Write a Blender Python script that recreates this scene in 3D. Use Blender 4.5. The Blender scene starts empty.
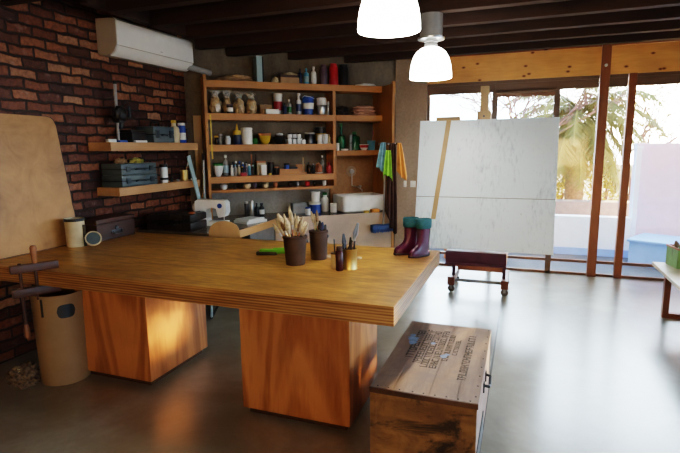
import bpy, bmesh, math, random
from mathutils import Vector, Matrix, noise
random.seed(7)
C = bpy.context.scene.collection
PI = math.pi
R = math.radians

# ------------------------------------------------------------------ helpers
class MB:
    """collects shapes in one bmesh, build() links them as one mesh object"""
    def __init__(s): s.bm = bmesh.new()
    def _add(s, verts, faces, M=None):
        vs = [s.bm.verts.new(M @ Vector(v) if M else Vector(v)) for v in verts]
        for f in faces:
            try: s.bm.faces.new([vs[i] for i in f])
            except ValueError: pass
        return s
    def box(s, x0, x1, y0, y1, z0, z1, bev=0.0, M=None):
        b = bmesh.new()
        v = [b.verts.new(p) for p in ((x0,y0,z0),(x1,y0,z0),(x1,y1,z0),(x0,y1,z0),(x0,y0,z1),(x1,y0,z1),(x1,y1,z1),(x0,y1,z1))]
        for f in ((3,2,1,0),(4,5,6,7),(0,1,5,4),(1,2,6,5),(2,3,7,6),(3,0,4,7)): b.faces.new([v[i] for i in f])
        if bev > 0: bmesh.ops.bevel(b, geom=b.edges[:], offset=bev, segments=2, affect='EDGES', profile=0.6)
        b.verts.index_update()
        s._add([w.co.copy() for w in b.verts], [[w.index for w in f.verts] for f in b.faces], M); b.free()
        return s
    def lathe(s, prof, n=20, M=None, sx=1, sy=1):
        V=[]; F=[]
        for r, z in prof:
            for i in range(n):
                a = 2*PI*i/n; V.append((r*sx*math.cos(a), r*sy*math.sin(a), z))
        m = len(prof)
        for j in range(m-1):
            for i in range(n):
                k=(i+1)%n; F.append((j*n+i, j*n+k, (j+1)*n+k, (j+1)*n+i))
        if prof[0][0] > 1e-5: F.append(tuple(range(n-1,-1,-1)))
        if prof[-1][0] > 1e-5: F.append(tuple((m-1)*n+i for i in range(n)))
        return s._add(V, F, M)
    def tube(s, pts, r, n=8, M=None, rs=None):
        pts=[Vector(p) for p in pts]; V=[]; F=[]; up=None
        for j,p in enumerate(pts):
            t=(pts[min(j+1,len(pts)-1)]-pts[max(j-1,0)]).normalized()
            if up is None:
                up = Vector((0,0,1)) if abs(t.z)<.9 else Vector((1,0,0))
            a=t.cross(up)
            if a.length<1e-6: a=t.orthogonal()
            a.normalize(); b=a.cross(t).normalized(); up=b
            rr = rs[j] if rs else r
            for i in range(n):
                q=2*PI*i/n; V.append(p+a*rr*math.cos(q)+b*rr*math.sin(q))
        for j in range(len(pts)-1):
            for i in range(n):
                k=(i+1)%n; F.append((j*n+i,j*n+k,(j+1)*n+k,(j+1)*n+i))
        F.append(tuple(range(n-1,-1,-1))); F.append(tuple((len(pts)-1)*n+i for i in range(n)))
        return s._add(V,F,M)
    def prism(s, outline, z0, z1, M=None):
        """outline in xy, extruded in z"""
        n=len(outline)
        V=[(x,y,z0) for x,y in outline]+[(x,y,z1) for x,y in outline]
        F=[tuple(range(n-1,-1,-1)),tuple(range(n,2*n))]+[(i,(i+1)%n,n+(i+1)%n,n+i) for i in range(n)]
        return s._add(V,F,M)
    def loft(s, rings, M=None, cap0=True, cap1=True):
        n=len(rings[0]); V=[p for r in rings for p in r]; F=[]
        for j in range(len(rings)-1):
            for i in range(n):
                k=(i+1)%n; F.append((j*n+i,j*n+k,(j+1)*n+k,(j+1)*n+i))
        if cap0: F.append(tuple(range(n-1,-1,-1)))
        if cap1: F.append(tuple((len(rings)-1)*n+i for i in range(n)))
        return s._add(V,F,M)
    def grid(s, fn, nu, nv, M=None, closed=False):
        V=[fn(i/nu,j/nv) for j in range(nv+1) for i in range(nu+1)]
        F=[(j*(nu+1)+i,j*(nu+1)+i+1,(j+1)*(nu+1)+i+1,(j+1)*(nu+1)+i) for j in range(nv) for i in range(nu)]
        return s._add(V,F,M)
    def blob(s, rx, ry, rz, amp=0.15, freq=3.0, seed=0, sub=3, M=None, flat=True):
        b=bmesh.new(); bmesh.ops.create_icosphere(b, subdivisions=sub, radius=1)
        b.verts.index_update()
        V=[]
        for v in b.verts:
            d=1+amp*noise.noise(v.co*freq+Vector((seed*7.3,seed*1.7,seed)))+amp*.5*noise.noise(v.co*freq*2.7+Vector((seed,0,seed*3)))
            z=v.co.z*d*rz
            if flat: z=max(z,-rz*.75)
            V.append((v.co.x*d*rx, v.co.y*d*ry, z+(rz*.75 if flat else 0)))
        s._add(V,[[w.index for w in f.verts] for f in b.faces],M); b.free(); return s
    def build(s, name, mat, parent=None, smooth=35, loc=None, rotz=None):
        bmesh.ops.recalc_face_normals(s.bm, faces=s.bm.faces[:])
        me=bpy.data.meshes.new(name); s.bm.to_mesh(me); s.bm.free()
        me.materials.append(mat)
        if smooth:
            for p in me.polygons: p.use_smooth=True
            me.set_sharp_from_angle(angle=R(smooth))
        o=bpy.data.objects.new(name,me); C.objects.link(o)
        if parent: o.parent=parent
        if loc is not None: o.location=loc
        if rotz is not None: o.rotation_euler=(0,0,rotz)
        return o

def T(x=0,y=0,z=0): return Matrix.Translation((x,y,z))
def RX(a): return Matrix.Rotation(a,4,'X')
def RY(a): return Matrix.Rotation(a,4,'Y')
def RZ(a): return Matrix.Rotation(a,4,'Z')
def tag(o,label,cat,group=None,kind=None):
    o['label']=label; o['category']=cat
    if group: o['group']=group
    if kind: o['kind']=kind
    return o
def thing(name,label,cat,loc=(0,0,0),rotz=0,group=None):
    o=bpy.data.objects.new(name,None); C.objects.link(o); o.empty_display_size=.05
    o.location=loc; o.rotation_euler=(0,0,rotz)
    return tag(o,label,cat,group)
def struct(o): o['kind']='structure'; return o
def dup(root,loc,rot=None,label=None):
    r=root.copy(); C.objects.link(r); r.location=loc
    if rot is not None: r.rotation_euler=rot
    if label: r['label']=label
    for ch in list(root.children):
        c=ch.copy(); C.objects.link(c); c.parent=r
        for g in ch.children:
            d=g.copy(); C.objects.link(d); d.parent=c
    return r

# ------------------------------------------------------------------ materials
def new(name):
    m=bpy.data.materials.new(name); m.use_nodes=True
    nt=m.node_tree; b=nt.nodes['Principled BSDF']
    return m,nt,b
def N(nt,t,**k):
    n=nt.nodes.new(t)
    for a,v in k.items(): setattr(n,a,v)
    return n
def setin(n,**k):
    for a,v in k.items(): n.inputs[a.replace('_',' ')].default_value=v
def c4(c): return (c[0],c[1],c[2],1)
def ramp(nt,stops):
    r=N(nt,'ShaderNodeValToRGB'); e=r.color_ramp.elements
    while len(e)<len(stops): e.new(.5)
    for i,(p,c) in enumerate(stops): e[i].position=p; e[i].color=c4(c)
    return r
def mixc(nt,fac,a,b,mode='MIX'):
    m=N(nt,'ShaderNodeMix',data_type='RGBA',blend_type=mode)
    for s,v in ((0,fac),(6,a),(7,b)):
        if hasattr(v,'is_output'): nt.links.new(v,m.inputs[s])
        elif s==0: m.inputs[0].default_value=v
        else: m.inputs[s].default_value=c4(v)
    return m.outputs[2]
def coords(nt,scale=(1,1,1),rot=(0,0,0),kind='Object'):
    tc=N(nt,'ShaderNodeTexCoord'); mp=N(nt,'ShaderNodeMapping')
    mp.inputs['Scale'].default_value=scale; mp.inputs['Rotation'].default_value=rot
    nt.links.new(tc.outputs[kind],mp.inputs[0]); return mp.outputs[0]
def noi(nt,vec,scale,detail=4,rough=.55,dist=0):
    n=N(nt,'ShaderNodeTexNoise'); setin(n,Scale=scale,Detail=detail,Roughness=rough,Distortion=dist)
    nt.links.new(vec,n.inputs['Vector']); return n.outputs[0]
def bump(nt,b,h,strength=.3,dist=.01):
    n=N(nt,'ShaderNodeBump'); setin(n,Strength=strength,Distance=dist)
    nt.links.new(h,n.inputs['Height']); nt.links.new(n.outputs[0],b.inputs['Normal'])
def plain(name,c,rough=.5,metal=0,var=.15,scale=9,emit=None,trans=0,coat=0):
    m,nt,b=new(name)
    v=coords(nt); f=noi(nt,v,scale)
    r=ramp(nt,[(.3,[x*(1-var) for x in c]),(.7,[min(1,x*(1+var)) for x in c])])
    nt.links.new(f,r.inputs[0]); nt.links.new(r.outputs[0],b.inputs['Base Color'])
    setin(b,Roughness=rough,Metallic=metal)
    if trans: b.inputs['Transmission Weight'].default_value=trans
    if coat: b.inputs['Coat Weight'].default_value=coat
    return m
def wood(name,c1,c2,axis='x',scale=1,rough=.5,flame=False,knots=False,coat=0,bmp=.08):
    """axis: direction of the grain"""
    m,nt,b=new(name)
    st={'x':(.12,1,1),'y':(1,.12,1),'z':(1,1,.12)}[axis]
    v=coords(nt,[q*scale for q in st])
    big=noi(nt,v,2.6,3,.5,1.2 if flame else .4)
    w=N(nt,'ShaderNodeMath',operation='MULTIPLY'); w.inputs[1].default_value=30 if flame else 14
    nt.links.new(big,w.inputs[0])
    sn=N(nt,'ShaderNodeMath',operation='SINE'); nt.links.new(w.outputs[0],sn.inputs[0])
    ad=N(nt,'ShaderNodeMath',operation='MULTIPLY_ADD'); ad.inputs[1].default_value=.28; ad.inputs[2].default_value=.5
    nt.links.new(sn.outputs[0],ad.inputs[0])
    fine=noi(nt,v,42,4,.6)
    mx=N(nt,'ShaderNodeMath',operation='MULTIPLY_ADD'); mx.inputs[1].default_value=.5
    nt.links.new(fine,mx.inputs[0])
    h=N(nt,'ShaderNodeMath',operation='MULTIPLY'); h.inputs[1].default_value=.75 if flame else .6; nt.links.new(ad.outputs[0],h.inputs[0])
    nt.links.new(h.outputs[0],mx.inputs[2])
    r=ramp(nt,[(.25,c1),(.8,c2)]); nt.links.new(mx.outputs[0],r.inputs[0])
    col=r.outputs[0]
    blot=noi(nt,coords(nt),1.7,3)
    rb=ramp(nt,[(.3,(.72,.72,.72)),(.7,(1,1,1))]); nt.links.new(blot,rb.inputs[0])
    col=mixc(nt,1,col,rb.outputs[0],'MULTIPLY')
    if knots:
        vo=N(nt,'ShaderNodeTexVoronoi',voronoi_dimensions='2D'); vo.inputs['Scale'].default_value=4.5
        nt.links.new(coords(nt,[1 if q==1 else .6 for q in st],(R(90),0,0)),vo.inputs['Vector'])
        rk=ramp(nt,[(.03,(.20,.08,.03)),(.085,(1,1,1))]); nt.links.new(vo.outputs['Distance'],rk.inputs[0])
        col=mixc(nt,1,col,rk.outputs[0],'MULTIPLY')
    nt.links.new(col,b.inputs['Base Color']); setin(b,Roughness=rough)
    if coat: b.inputs['Coat Weight'].default_value=coat; b.inputs['Coat Roughness'].default_value=.25
    if bmp: bump(nt,b,mx.outputs[0],bmp,.004)
    return m

def brick_mat():
    m,nt,b=new('old_brick')
    tc=N(nt,'ShaderNodeTexCoord'); sp=N(nt,'ShaderNodeSeparateXYZ'); nt.links.new(tc.outputs['Object'],sp.inputs[0])
    # wobble the courses so the bricks look hand made
    nz=N(nt,'ShaderNodeTexNoise'); setin(nz,Scale=6.5,Detail=4); nt.links.new(tc.outputs['Object'],nz.inputs['Vector'])
    sub=N(nt,'ShaderNodeVectorMath',operation='SUBTRACT'); sub.inputs[1].default_value=(.5,.5,.5)
    nt.links.new(nz.outputs['Color'],sub.inputs[0])
    scl=N(nt,'ShaderNodeVectorMath',operation='SCALE'); scl.inputs['Scale'].default_value=.05
    nt.links.new(sub.outputs[0],scl.inputs[0])
    cb=N(nt,'ShaderNodeCombineXYZ'); nt.links.new(sp.outputs['Y'],cb.inputs[0]); nt.links.new(sp.outputs['Z'],cb.inputs[1])
    addv=N(nt,'ShaderNodeVectorMath',operation='ADD'); nt.links.new(cb.outputs[0],addv.inputs[0]); nt.links.new(scl.outputs[0],addv.inputs[1])
    br=N(nt,'ShaderNodeTexBrick'); br.offset=.5
    setin(br,Scale=1.0); br.inputs['Brick Width'].default_value=.235; br.inputs['Row Height'].default_value=.088
    br.inputs['Mortar Size'].default_value=.014; br.inputs['Mortar Smooth'].default_value=.6; br.inputs['Bias'].default_value=0
    br.inputs['Color1'].default_value=(0,0,0,1); br.inputs['Color2'].default_value=(1,1,1,1); br.inputs['Mortar'].default_value=(.5,.5,.5,1)
    nt.links.new(addv.outputs[0],br.inputs['Vector'])
    rc=ramp(nt,[(0,(.06,.018,.011)),(.35,(.12,.035,.017)),(.6,(.20,.062,.027)),(.82,(.32,.12,.05)),(1,(.45,.23,.125))])
    nt.links.new(br.outputs['Color'],rc.inputs[0])
    n1=noi(nt,coords(nt),28,5,.65); r1=ramp(nt,[(.3,(.45,.42,.42)),(.65,(1.0,1.0,1.0))]); nt.links.new(n1,r1.inputs[0])
    col=mixc(nt,1,rc.outputs[0],r1.outputs[0],'MULTIPLY')
    n2=noi(nt,coords(nt),9,4,.6); r2=ramp(nt,[(.58,(0,0,0)),(.75,(1,1,1))]); nt.links.new(n2,r2.inputs[0])
    pale=mixc(nt,.3,col,(.50,.36,.30)); col=mixc(nt,r2.outputs[0],col,pale)
    col=mixc(nt,br.outputs['Fac'],col,(.030,.016,.012))
    nt.links.new(col,b.inputs['Base Color']); setin(b,Roughness=.55)
    inv=N(nt,'ShaderNodeMath',operation='MULTIPLY_ADD'); inv.inputs[1].default_value=-1.0; inv.inputs[2].default_value=1.0
    nt.links.new(br.outputs['Fac'],inv.inputs[0])
    hh=N(nt,'ShaderNodeMath',operation='MULTIPLY_ADD'); hh.inputs[1].default_value=.35
    nt.links.new(n1,hh.inputs[0]); nt.links.new(inv.outputs[0],hh.inputs[2])
    bump(nt,b,hh.outputs[0],.9,.018)
    return m

def floor_mat():
    m,nt,b=new('polished_concrete')
    v=coords(nt)
    a=noi(nt,v,1.0,6,.62,.5); f=noi(nt,v,14,5,.65)
    r=ramp(nt,[(.30,(.195,.178,.122)),(.5,(.285,.265,.21)),(.70,(.42,.41,.375))]); nt.links.new(a,r.inputs[0])
    rf=ramp(nt,[(.3,(.93,.93,.93)),(.7,(1.04,1.04,1.04))]); nt.links.new(f,rf.inputs[0])
    col=mixc(nt,1,r.outputs[0],rf.outputs[0],'MULTIPLY')
    # saw-cut joints in the slab
    tc=N(nt,'ShaderNodeTexCoord'); sp=N(nt,'ShaderNodeSeparateXYZ'); nt.links.new(tc.outputs['Object'],sp.inputs[0])
    s1=N(nt,'ShaderNodeMath',operation='ADD'); s1.inputs[1].default_value=.165; nt.links.new(sp.outputs['X'],s1.inputs[0])
    s2=N(nt,'ShaderNodeMath',operation='ABSOLUTE'); nt.links.new(s1.outputs[0],s2.inputs[0])
    s3=N(nt,'ShaderNodeMath',operation='LESS_THAN'); s3.inputs[1].default_value=.007; nt.links.new(s2.outputs[0],s3.inputs[0])
    col=mixc(nt,s3.outputs[0],col,(.02,.018,.016))
    nt.links.new(col,b.inputs['Base Color'])
    rr=ramp(nt,[(.2,(.31,)*3),(.8,(.36,)*3)]); nt.links.new(a,rr.inputs[0]); nt.links.new(rr.outputs[0],b.inputs['Roughness'])
    b.inputs['Specular IOR Level'].default_value=.75
    b.inputs['Coat Weight'].default_value=.8; b.inputs['Coat IOR'].default_value=1.6; b.inputs['Coat Roughness'].default_value=.22
    bump(nt,b,f,.015,.003)
    return m

def concrete_mat(name,c1,c2,rough=.8,streak=True):
    m,nt,b=new(name)
    v=coords(nt,(1,1,.35) if streak else (1,1,1))
    a=noi(nt,v,3,6,.65,.3); f=noi(nt,coords(nt),30,3)
    r=ramp(nt,[(.3,c1),(.7,c2)]); nt.links.new(a,r.inputs[0])
    rf=ramp(nt,[(.3,(.85,)*3),(.7,(1.05,)*3)]); nt.links.new(f,rf.inputs[0])
    nt.links.new(mixc(nt,1,r.outputs[0],rf.outputs[0],'MULTIPLY'),b.inputs['Base Color']); setin(b,Roughness=rough)
    bump(nt,b,f,.15,.004); return m

def table_mat():
    """amber plywood: flame grain on the flat faces, laminated stripes on the upright edges"""
    m,nt,b=new('amber_plywood')
    v=coords(nt,(.16,1,1))
    big=noi(nt,v,2.3,3,.5,1.5)
    w=N(nt,'ShaderNodeMath',operation='MULTIPLY'); w.inputs[1].default_value=34; nt.links.new(big,w.inputs[0])
    sn=N(nt,'ShaderNodeMath',operation='SINE'); nt.links.new(w.outputs[0],sn.inputs[0])
    fine=noi(nt,v,50,4,.6)
    ma=N(nt,'ShaderNodeMath',operation='MULTIPLY_ADD'); ma.inputs[1].default_value=.075; nt.links.new(sn.outputs[0],ma.inputs[0]); nt.links.new(fine,ma.inputs[2])
    r=ramp(nt,[(.28,(.22,.10,.020)),(.5,(.43,.215,.042)),(.75,(.62,.345,.085))]); nt.links.new(ma.outputs[0],r.inputs[0])
    st=noi(nt,coords(nt),1.6,6,.65,.5); rs=ramp(nt,[(.3,(.58,.52,.44)),(.62,(1.06,1.05,1.03))]); nt.links.new(st,rs.inputs[0])
    top=mixc(nt,1,r.outputs[0],rs.outputs[0],'MULTIPLY')
    tc=N(nt,'ShaderNodeTexCoord'); sp=N(nt,'ShaderNodeSeparateXYZ'); nt.links.new(tc.outputs['Object'],sp.inputs[0])
    z=N(nt,'ShaderNodeMath',operation='MULTIPLY'); z.inputs[1].default_value=2*PI/.0165; nt.links.new(sp.outputs['Z'],z.inputs[0])
    zs=N(nt,'ShaderNodeMath',operation='SINE'); nt.links.new(z.outputs[0],zs.inputs[0])
    zz=N(nt,'ShaderNodeMath',operation='MULTIPLY_ADD'); zz.inputs[1].default_value=.16; nt.links.new(zs.outputs[0],zz.inputs[0]); nt.links.new(noi(nt,coords(nt,(.3,.3,6)),9,3),zz.inputs[2])
    re=ramp(nt,[(.25,(.17,.07,.02)),(.5,(.33,.16,.05)),(.75,(.50,.28,.11))]); nt.links.new(zz.outputs[0],re.inputs[0])
    g=N(nt,'ShaderNodeNewGeometry'); sg=N(nt,'ShaderNodeSeparateXYZ'); nt.links.new(g.outputs['True Normal'],sg.inputs[0])
    ab=N(nt,'ShaderNodeMath',operation='ABSOLUTE'); nt.links.new(sg.outputs['Z'],ab.inputs[0])
    gt=N(nt,'ShaderNodeMath',operation='GREATER_THAN'); gt.inputs[1].default_value=.7; nt.links.new(ab.outputs[0],gt.inputs[0])
    nt.links.new(mixc(nt,gt.outputs[0],re.outputs[0],top),b.inputs['Base Color'])
    setin(b,Roughness=.38); b.inputs['Coat Weight'].default_value=.25; b.inputs['Coat Roughness'].default_value=.28
    bump(nt,b,fine,.06,.003); return m

def paint_panel(name,base,dark,scale=3,rough=.4,thr=(.5,.75),zst=.5,spots=False,fst=(6,6,1.2),fd=0):
    m,nt,b=new(name)
    v=coords(nt,(1,1,zst))
    a=noi(nt,v,scale,6,.65,.4); f=noi(nt,coords(nt,fst),7 if fst[0]>2 else 2.6,5,.65,fd)
    mm=N(nt,'ShaderNodeMath',operation='MULTIPLY'); nt.links.new(a,mm.inputs[0]); nt.links.new(f,mm.inputs[1])
    r=ramp(nt,[(thr[0]*.5,base),(thr[1]*.55,dark)]); nt.links.new(mm.outputs[0],r.inputs[0])
    col=r.outputs[0]
    if spots:
        n3=noi(nt,coords(nt),26,3); r3=ramp(nt,[(.70,(1,1,1)),(.76,(.25,.28,.30))]); nt.links.new(n3,r3.inputs[0])
        col=mixc(nt,.45,col,mixc(nt,1,col,r3.outputs[0],'MULTIPLY'))
    nt.links.new(col,b.inputs['Base Color']); setin(b,Roughness=rough)
    bump(nt,b,f,.08,.003); return m

def glass_mat():
    m=bpy.data.materials.new('window_glass'); m.use_nodes=True; nt=m.node_tree; nt.nodes.clear()
    o=N(nt,'ShaderNodeOutputMaterial'); tr=N(nt,'ShaderNodeBsdfTransparent'); gl=N(nt,'ShaderNodeBsdfGlossy'); gl.inputs['Roughness'].default_value=.01
    v=coords(nt); n=noi(nt,v,2); rr=ramp(nt,[(0,(.95,.97,.97)),(1,(.99,1,1))]); nt.links.new(n,rr.inputs[0]); nt.links.new(rr.outputs[0],tr.inputs[0])
    fr=N(nt,'ShaderNodeFresnel'); fr.inputs['IOR'].default_value=1.5
    mx=N(nt,'ShaderNodeMixShader'); nt.links.new(fr.outputs[0],mx.inputs[0]); nt.links.new(tr.outputs[0],mx.inputs[1]); nt.links.new(gl.outputs[0],mx.inputs[2])
    nt.links.new(mx.outputs[0],o.inputs[0]); return m
def clear_glass(name,c,alpha=.55,rough=.08):
    """thin tinted glass or plastic"""
    m=bpy.data.materials.new(name); m.use_nodes=True; nt=m.node_tree; b=nt.nodes['Principled BSDF']
    v=coords(nt); f=noi(nt,v,14); r=ramp(nt,[(.3,[x*.8 for x in c]),(.7,c)]); nt.links.new(f,r.inputs[0]); nt.links.new(r.outputs[0],b.inputs['Base Color'])
    setin(b,Roughness=rough,Alpha=alpha); return m
def emis(name,c,s):
    m,nt,b=new(name); v=coords(nt); f=noi(nt,v,3); r=ramp(nt,[(0,[x*.97 for x in c]),(1,c)]); nt.links.new(f,r.inputs[0])
    nt.links.new(r.outputs[0],b.inputs['Emission Color']); nt.links.new(r.outputs[0],b.inputs['Base Color']); b.inputs['Emission Strength'].default_value=s; setin(b,Roughness=.3); return m
def leafmat(name,c1,c2,rough=.6):
    m,nt,b=new(name); v=coords(nt); f=noi(nt,v,2.5,4); r=ramp(nt,[(.3,c1),(.7,c2)]); nt.links.new(f,r.inputs[0]); nt.links.new(r.outputs[0],b.inputs['Base Color']); setin(b,Roughness=rough)
    b.inputs['Subsurface Weight'].default_value=0; return m

def crate_mat(name,pale,dark,stain,axis=(1,.15,1),scorch=0.0):
    m,nt,b=new(name)
    v=coords(nt,axis); g=noi(nt,v,14,5,.65,.4); r=ramp(nt,[(.25,dark),(.75,pale)]); nt.links.new(g,r.inputs[0])
    s=noi(nt,coords(nt),4.2,6,.7,.4); rs=ramp(nt,[(.40,(0,0,0)),(.66,(1,1,1))]); nt.links.new(s,rs.inputs[0])
    col=mixc(nt,rs.outputs[0],r.outputs[0],stain)
    if scorch:
        s2=noi(nt,coords(nt,(1,1,2)),2.8,6,.7,.8); r2=ramp(nt,[(.52,(0,0,0)),(.62,(1,1,1))]); nt.links.new(s2,r2.inputs[0])
        col=mixc(nt,r2.outputs[0],col,mixc(nt,scorch,col,(.015,.008,.005)))
    nt.links.new(col,b.inputs['Base Color']); setin(b,Roughness=.6); bump(nt,b,g,.25,.004); return m

M={}
M['brick']=brick_mat(); M['floor']=floor_mat(); M['table']=table_mat(); M['glass']=glass_mat()
M['concrete']=concrete_mat('board_concrete',(.10,.08,.058),(.22,.18,.13))
M['backboard']=concrete_mat('warm_back_board',(.26,.14,.065),(.40,.235,.12))
M['column']=concrete_mat('tan_concrete',(.33,.24,.17),(.44,.33,.245))
M['plaster']=concrete_mat('pale_plaster',(.45,.43,.40),(.55,.53,.50),streak=False)
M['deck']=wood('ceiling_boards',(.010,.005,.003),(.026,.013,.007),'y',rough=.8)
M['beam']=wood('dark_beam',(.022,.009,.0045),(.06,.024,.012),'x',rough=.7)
M['header']=wood('knotty_pine',(.66,.25,.06),(.92,.44,.135),'x',rough=.45,knots=True)
M['darkplank']=wood('brown_plank',(.16,.06,.018),(.27,.11,.035),'x',rough=.55,knots=True)
M['post']=wood('red_timber',(.16,.045,.018),(.30,.10,.04),'z',rough=.45)
M['frame']=wood('dark_frame',(.10,.052,.034),(.17,.10,.068),'x',rough=.45)
M['frame_l']=wood('red_brown_rail',(.15,.06,.03),(.24,.105,.06),'x',rough=.4)
M['ped']=wood('orange_ply',(.30,.095,.024),(.60,.25,.085),'z',rough=.42,flame=True,coat=.15)
M['plinth']=plain('dark_plinth',(.06,.025,.012),.6)
M['shelf']=wood('shelf_pine',(.40,.155,.035),(.58,.26,.07),'x',rough=.45)
M['shelf_up']=wood('shelf_pine_upright',(.38,.15,.035),(.56,.25,.07),'z',rough=.45)
M['brickshelf']=wood('pale_pine',(.46,.24,.10),(.62,.36,.17),'y',rough=.5)
M['tan']=wood('pale_timber',(.42,.26,.12),(.58,.40,.20),'z',rough=.5)
M['tanx']=wood('pale_bench_top',(.50,.36,.20),(.66,.50,.30),'y',rough=.4)
M['chairwood']=wood('beech_ply',(.48,.28,.12),(.62,.38,.17),'z',rough=.4)
M['litwall']=concrete_mat('lit_wall_grey',(.24,.225,.20),(.36,.34,.305))
M['worktop']=plain('grey_worktop',(.20,.165,.135),.25,var=.3,scale=4,coat=.3)
M['frontply']=wood('pale_ply_front',(.40,.25,.145),(.52,.34,.20),'x',rough=.33,coat=.8)
M['greyboard']=plain('grey_board',(.17,.165,.16),.5)
M['ragcloth']=plain('patterned_cloth',(.17,.11,.065),.9,var=.75,scale=45)
M['band']=wood('orange_edge',(.50,.23,.07),(.66,.34,.12),'y',rough=.4)
M['whiteplastic']=plain('white_plastic',(.80,.80,.77),.35,var=.04)
M['white']=plain('white_paint',(.78,.77,.73),.45,var=.08)
M['cream']=plain('cream_tin',(.62,.52,.33),.4,var=.15)
M['offgrey']=plain('ac_side',(.42,.38,.33),.5,var=.05)
M['black']=plain('black_plastic',(.015,.015,.016),.4)
M['blackleather']=plain('black_leather',(.022,.016,.015),.35,var=.4,scale=20)
M['darkbrown']=plain('dark_brown',(.05,.022,.014),.55,var=.3)
M['brownleather']=plain('brown_bucket',(.065,.038,.026),.5,var=.25,scale=12)
M['chest']=wood('chest_brown',(.045,.018,.013),(.09,.036,.024),'y',rough=.45)
M['jaw']=wood('clamp_wood',(.05,.018,.01),(.11,.042,.022),'y',rough=.4)
M['knobwood']=wood('turned_handle',(.22,.085,.035),(.34,.14,.06),'z',rough=.4)
M['steel']=plain('steel',(.55,.55,.54),.28,1,var=.1)
M['darksteel']=plain('dark_steel',(.12,.12,.125),.35,1,var=.2)
M['grey']=plain('grey_paint',(.32,.32,.31),.5)
M['bluegrey']=plain('blue_grey_case',(.085,.115,.125),.42,var=.12)
M['bluegrey_d']=plain('blue_grey_case_trim',(.045,.062,.07),.42,var=.12)
M['palebluegrey']=plain('pale_blue_grey',(.32,.45,.48),.45,var=.1)
M['blue']=plain('blue_plastic',(.02,.085,.36),.35,var=.1)
M['dkblue']=plain('dark_blue',(.015,.03,.09),.35)
M['ltblue']=plain('light_blue',(.11,.33,.48),.35)
M['broomblue']=plain('broom_blue',(.02,.055,.16),.6,var=.3,scale=30)
M['red']=plain('red_plastic',(.45,.02,.025),.35)
M['purple']=plain('mauve_grey',(.13,.085,.115),.4)
M['green']=plain('green_plastic',(.02,.16,.035),.35)
M['limegreen']=plain('lime_green',(.14,.48,.03),.5)
M['yellow']=plain('yellow_plastic',(.62,.40,.03),.4)
M['orange']=plain('orange_plastic',(.65,.25,.04),.5)
M['boot']=plain('purple_rubber',(.085,.012,.045),.22,var=.15,coat=.4)
M['cuff']=plain('teal_knit',(.022,.125,.15),.7,var=.2,scale=40)
M['sole']=plain('dark_sole',(.03,.008,.018),.5)
M['card']=plain('cardboard_drum',(.29,.185,.095),.6,var=.12,scale=4)
M['paper']=plain('brown_paper',(.36,.23,.12),.75,var=.2)
M['bag']=plain('bag_contents',(.50,.37,.21),.35,var=.35,scale=30,coat=.5)
M['bagclear']=clear_glass('clear_plastic_bag',(.75,.72,.64),.35,.12)
M['pinkcloth']=plain('pink_cloth',(.62,.36,.25),.85,var=.1)
M['darkcloth']=plain('dark_cloth',(.045,.035,.03),.9,var=.4,scale=20)
M['coat']=plain('brown_coat',(.055,.022,.013),.85,var=.3,scale=12)
M['bluecloth']=plain('blue_cloth',(.16,.34,.40),.85,var=.35,scale=14)
M['greencloth']=plain('green_cloth',(.24,.50,.045),.85,var=.2,scale=14)
M['orangecloth']=plain('orange_cloth',(.72,.29,.06),.85,var=.15)
M['gold']=plain('brass_tin',(.62,.47,.20),.3,.85,var=.12)
M['burgundy']=plain('burgundy_bottle',(.055,.012,.016),.25)
M['greenglass']=clear_glass('green_glass',(.01,.11,.035),.93,.06)
M['clearglass']=clear_glass('clear_glass',(.55,.56,.52),.45,.06)
M['brownglass']=clear_glass('brown_glass',(.06,.025,.01),.95,.1)
M['bristle']=plain('pale_bristle',(.52,.42,.27),.8,var=.3,scale=60)
M['bristle2']=plain('brown_bristle',(.24,.15,.08),.8,var=.3,scale=60)
M['handlewood']=plain('brush_handle',(.58,.36,.14),.4)
M['ferrule']=plain('brush_ferrule',(.50,.48,.44),.3,.9)
M['canvas']=paint_panel('whitewashed_board',(.74,.85,.91),(.36,.45,.53),1.7,.38,(.50,.86),.45,True)
M['painting']=paint_panel('ochre_painting',(.44,.225,.075),(.22,.095,.026),2.0,.38,(.30,.95),1,False,(1.3,1.3,1.3),1.8)
M['opal']=emis('opal_glass',(1,.985,.96),4.2)
M['crate_top']=crate_mat('crate_lid_wood',(.40,.285,.215),(.17,.105,.075),(.23,.17,.145))
M['crate_front']=crate_mat('crate_end_wood',(.34,.18,.065),(.15,.07,.025),(.11,.05,.02),(.15,1,1),.9)
M['crate_side']=crate_mat('crate_side_wood',(.52,.38,.31),(.34,.22,.17),(.40,.29,.25),(1,.15,1))
M['ink']=plain('stencil_ink',(.075,.058,.05),.7,var=.7,scale=35)
M['bluepaint']=plain('blue_paint_splash',(.20,.28,.42),.7,var=.3,scale=30)
M['rust']=plain('red_brown_metal',(.17,.05,.03),.4,var=.2)
M['plumtray']=plain('plum_tray',(.07,.018,.035),.55)
M['potgreen']=paint_panel('paint_dripped_green',(.20,.36,.10),(.10,.13,.04),9,.5,(.4,.9),1)
M['terra']=plain('terracotta',(.42,.16,.07),.55)
M['terrace']=concrete_mat('terrace_paving',(.06,.07,.09),(.09,.105,.13),streak=False)
M['extwhite']=plain('white_render',(.60,.78,.98),.7,var=.04)
M['extblue']=plain('pale_blue_render',(.24,.44,.85),.6,var=.06)
M['parapet']=plain('brown_coping',(.24,.19,.17),.7)
M['lavender']=plain('lavender_render',(.58,.58,.76),.7,var=.04)
M['palmtrunk']=plain('palm_bark',(.30,.20,.12),.9,var=.4,scale=18)
M['frond']=leafmat('palm_frond',(.12,.12,.025),(.28,.23,.06))
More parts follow.
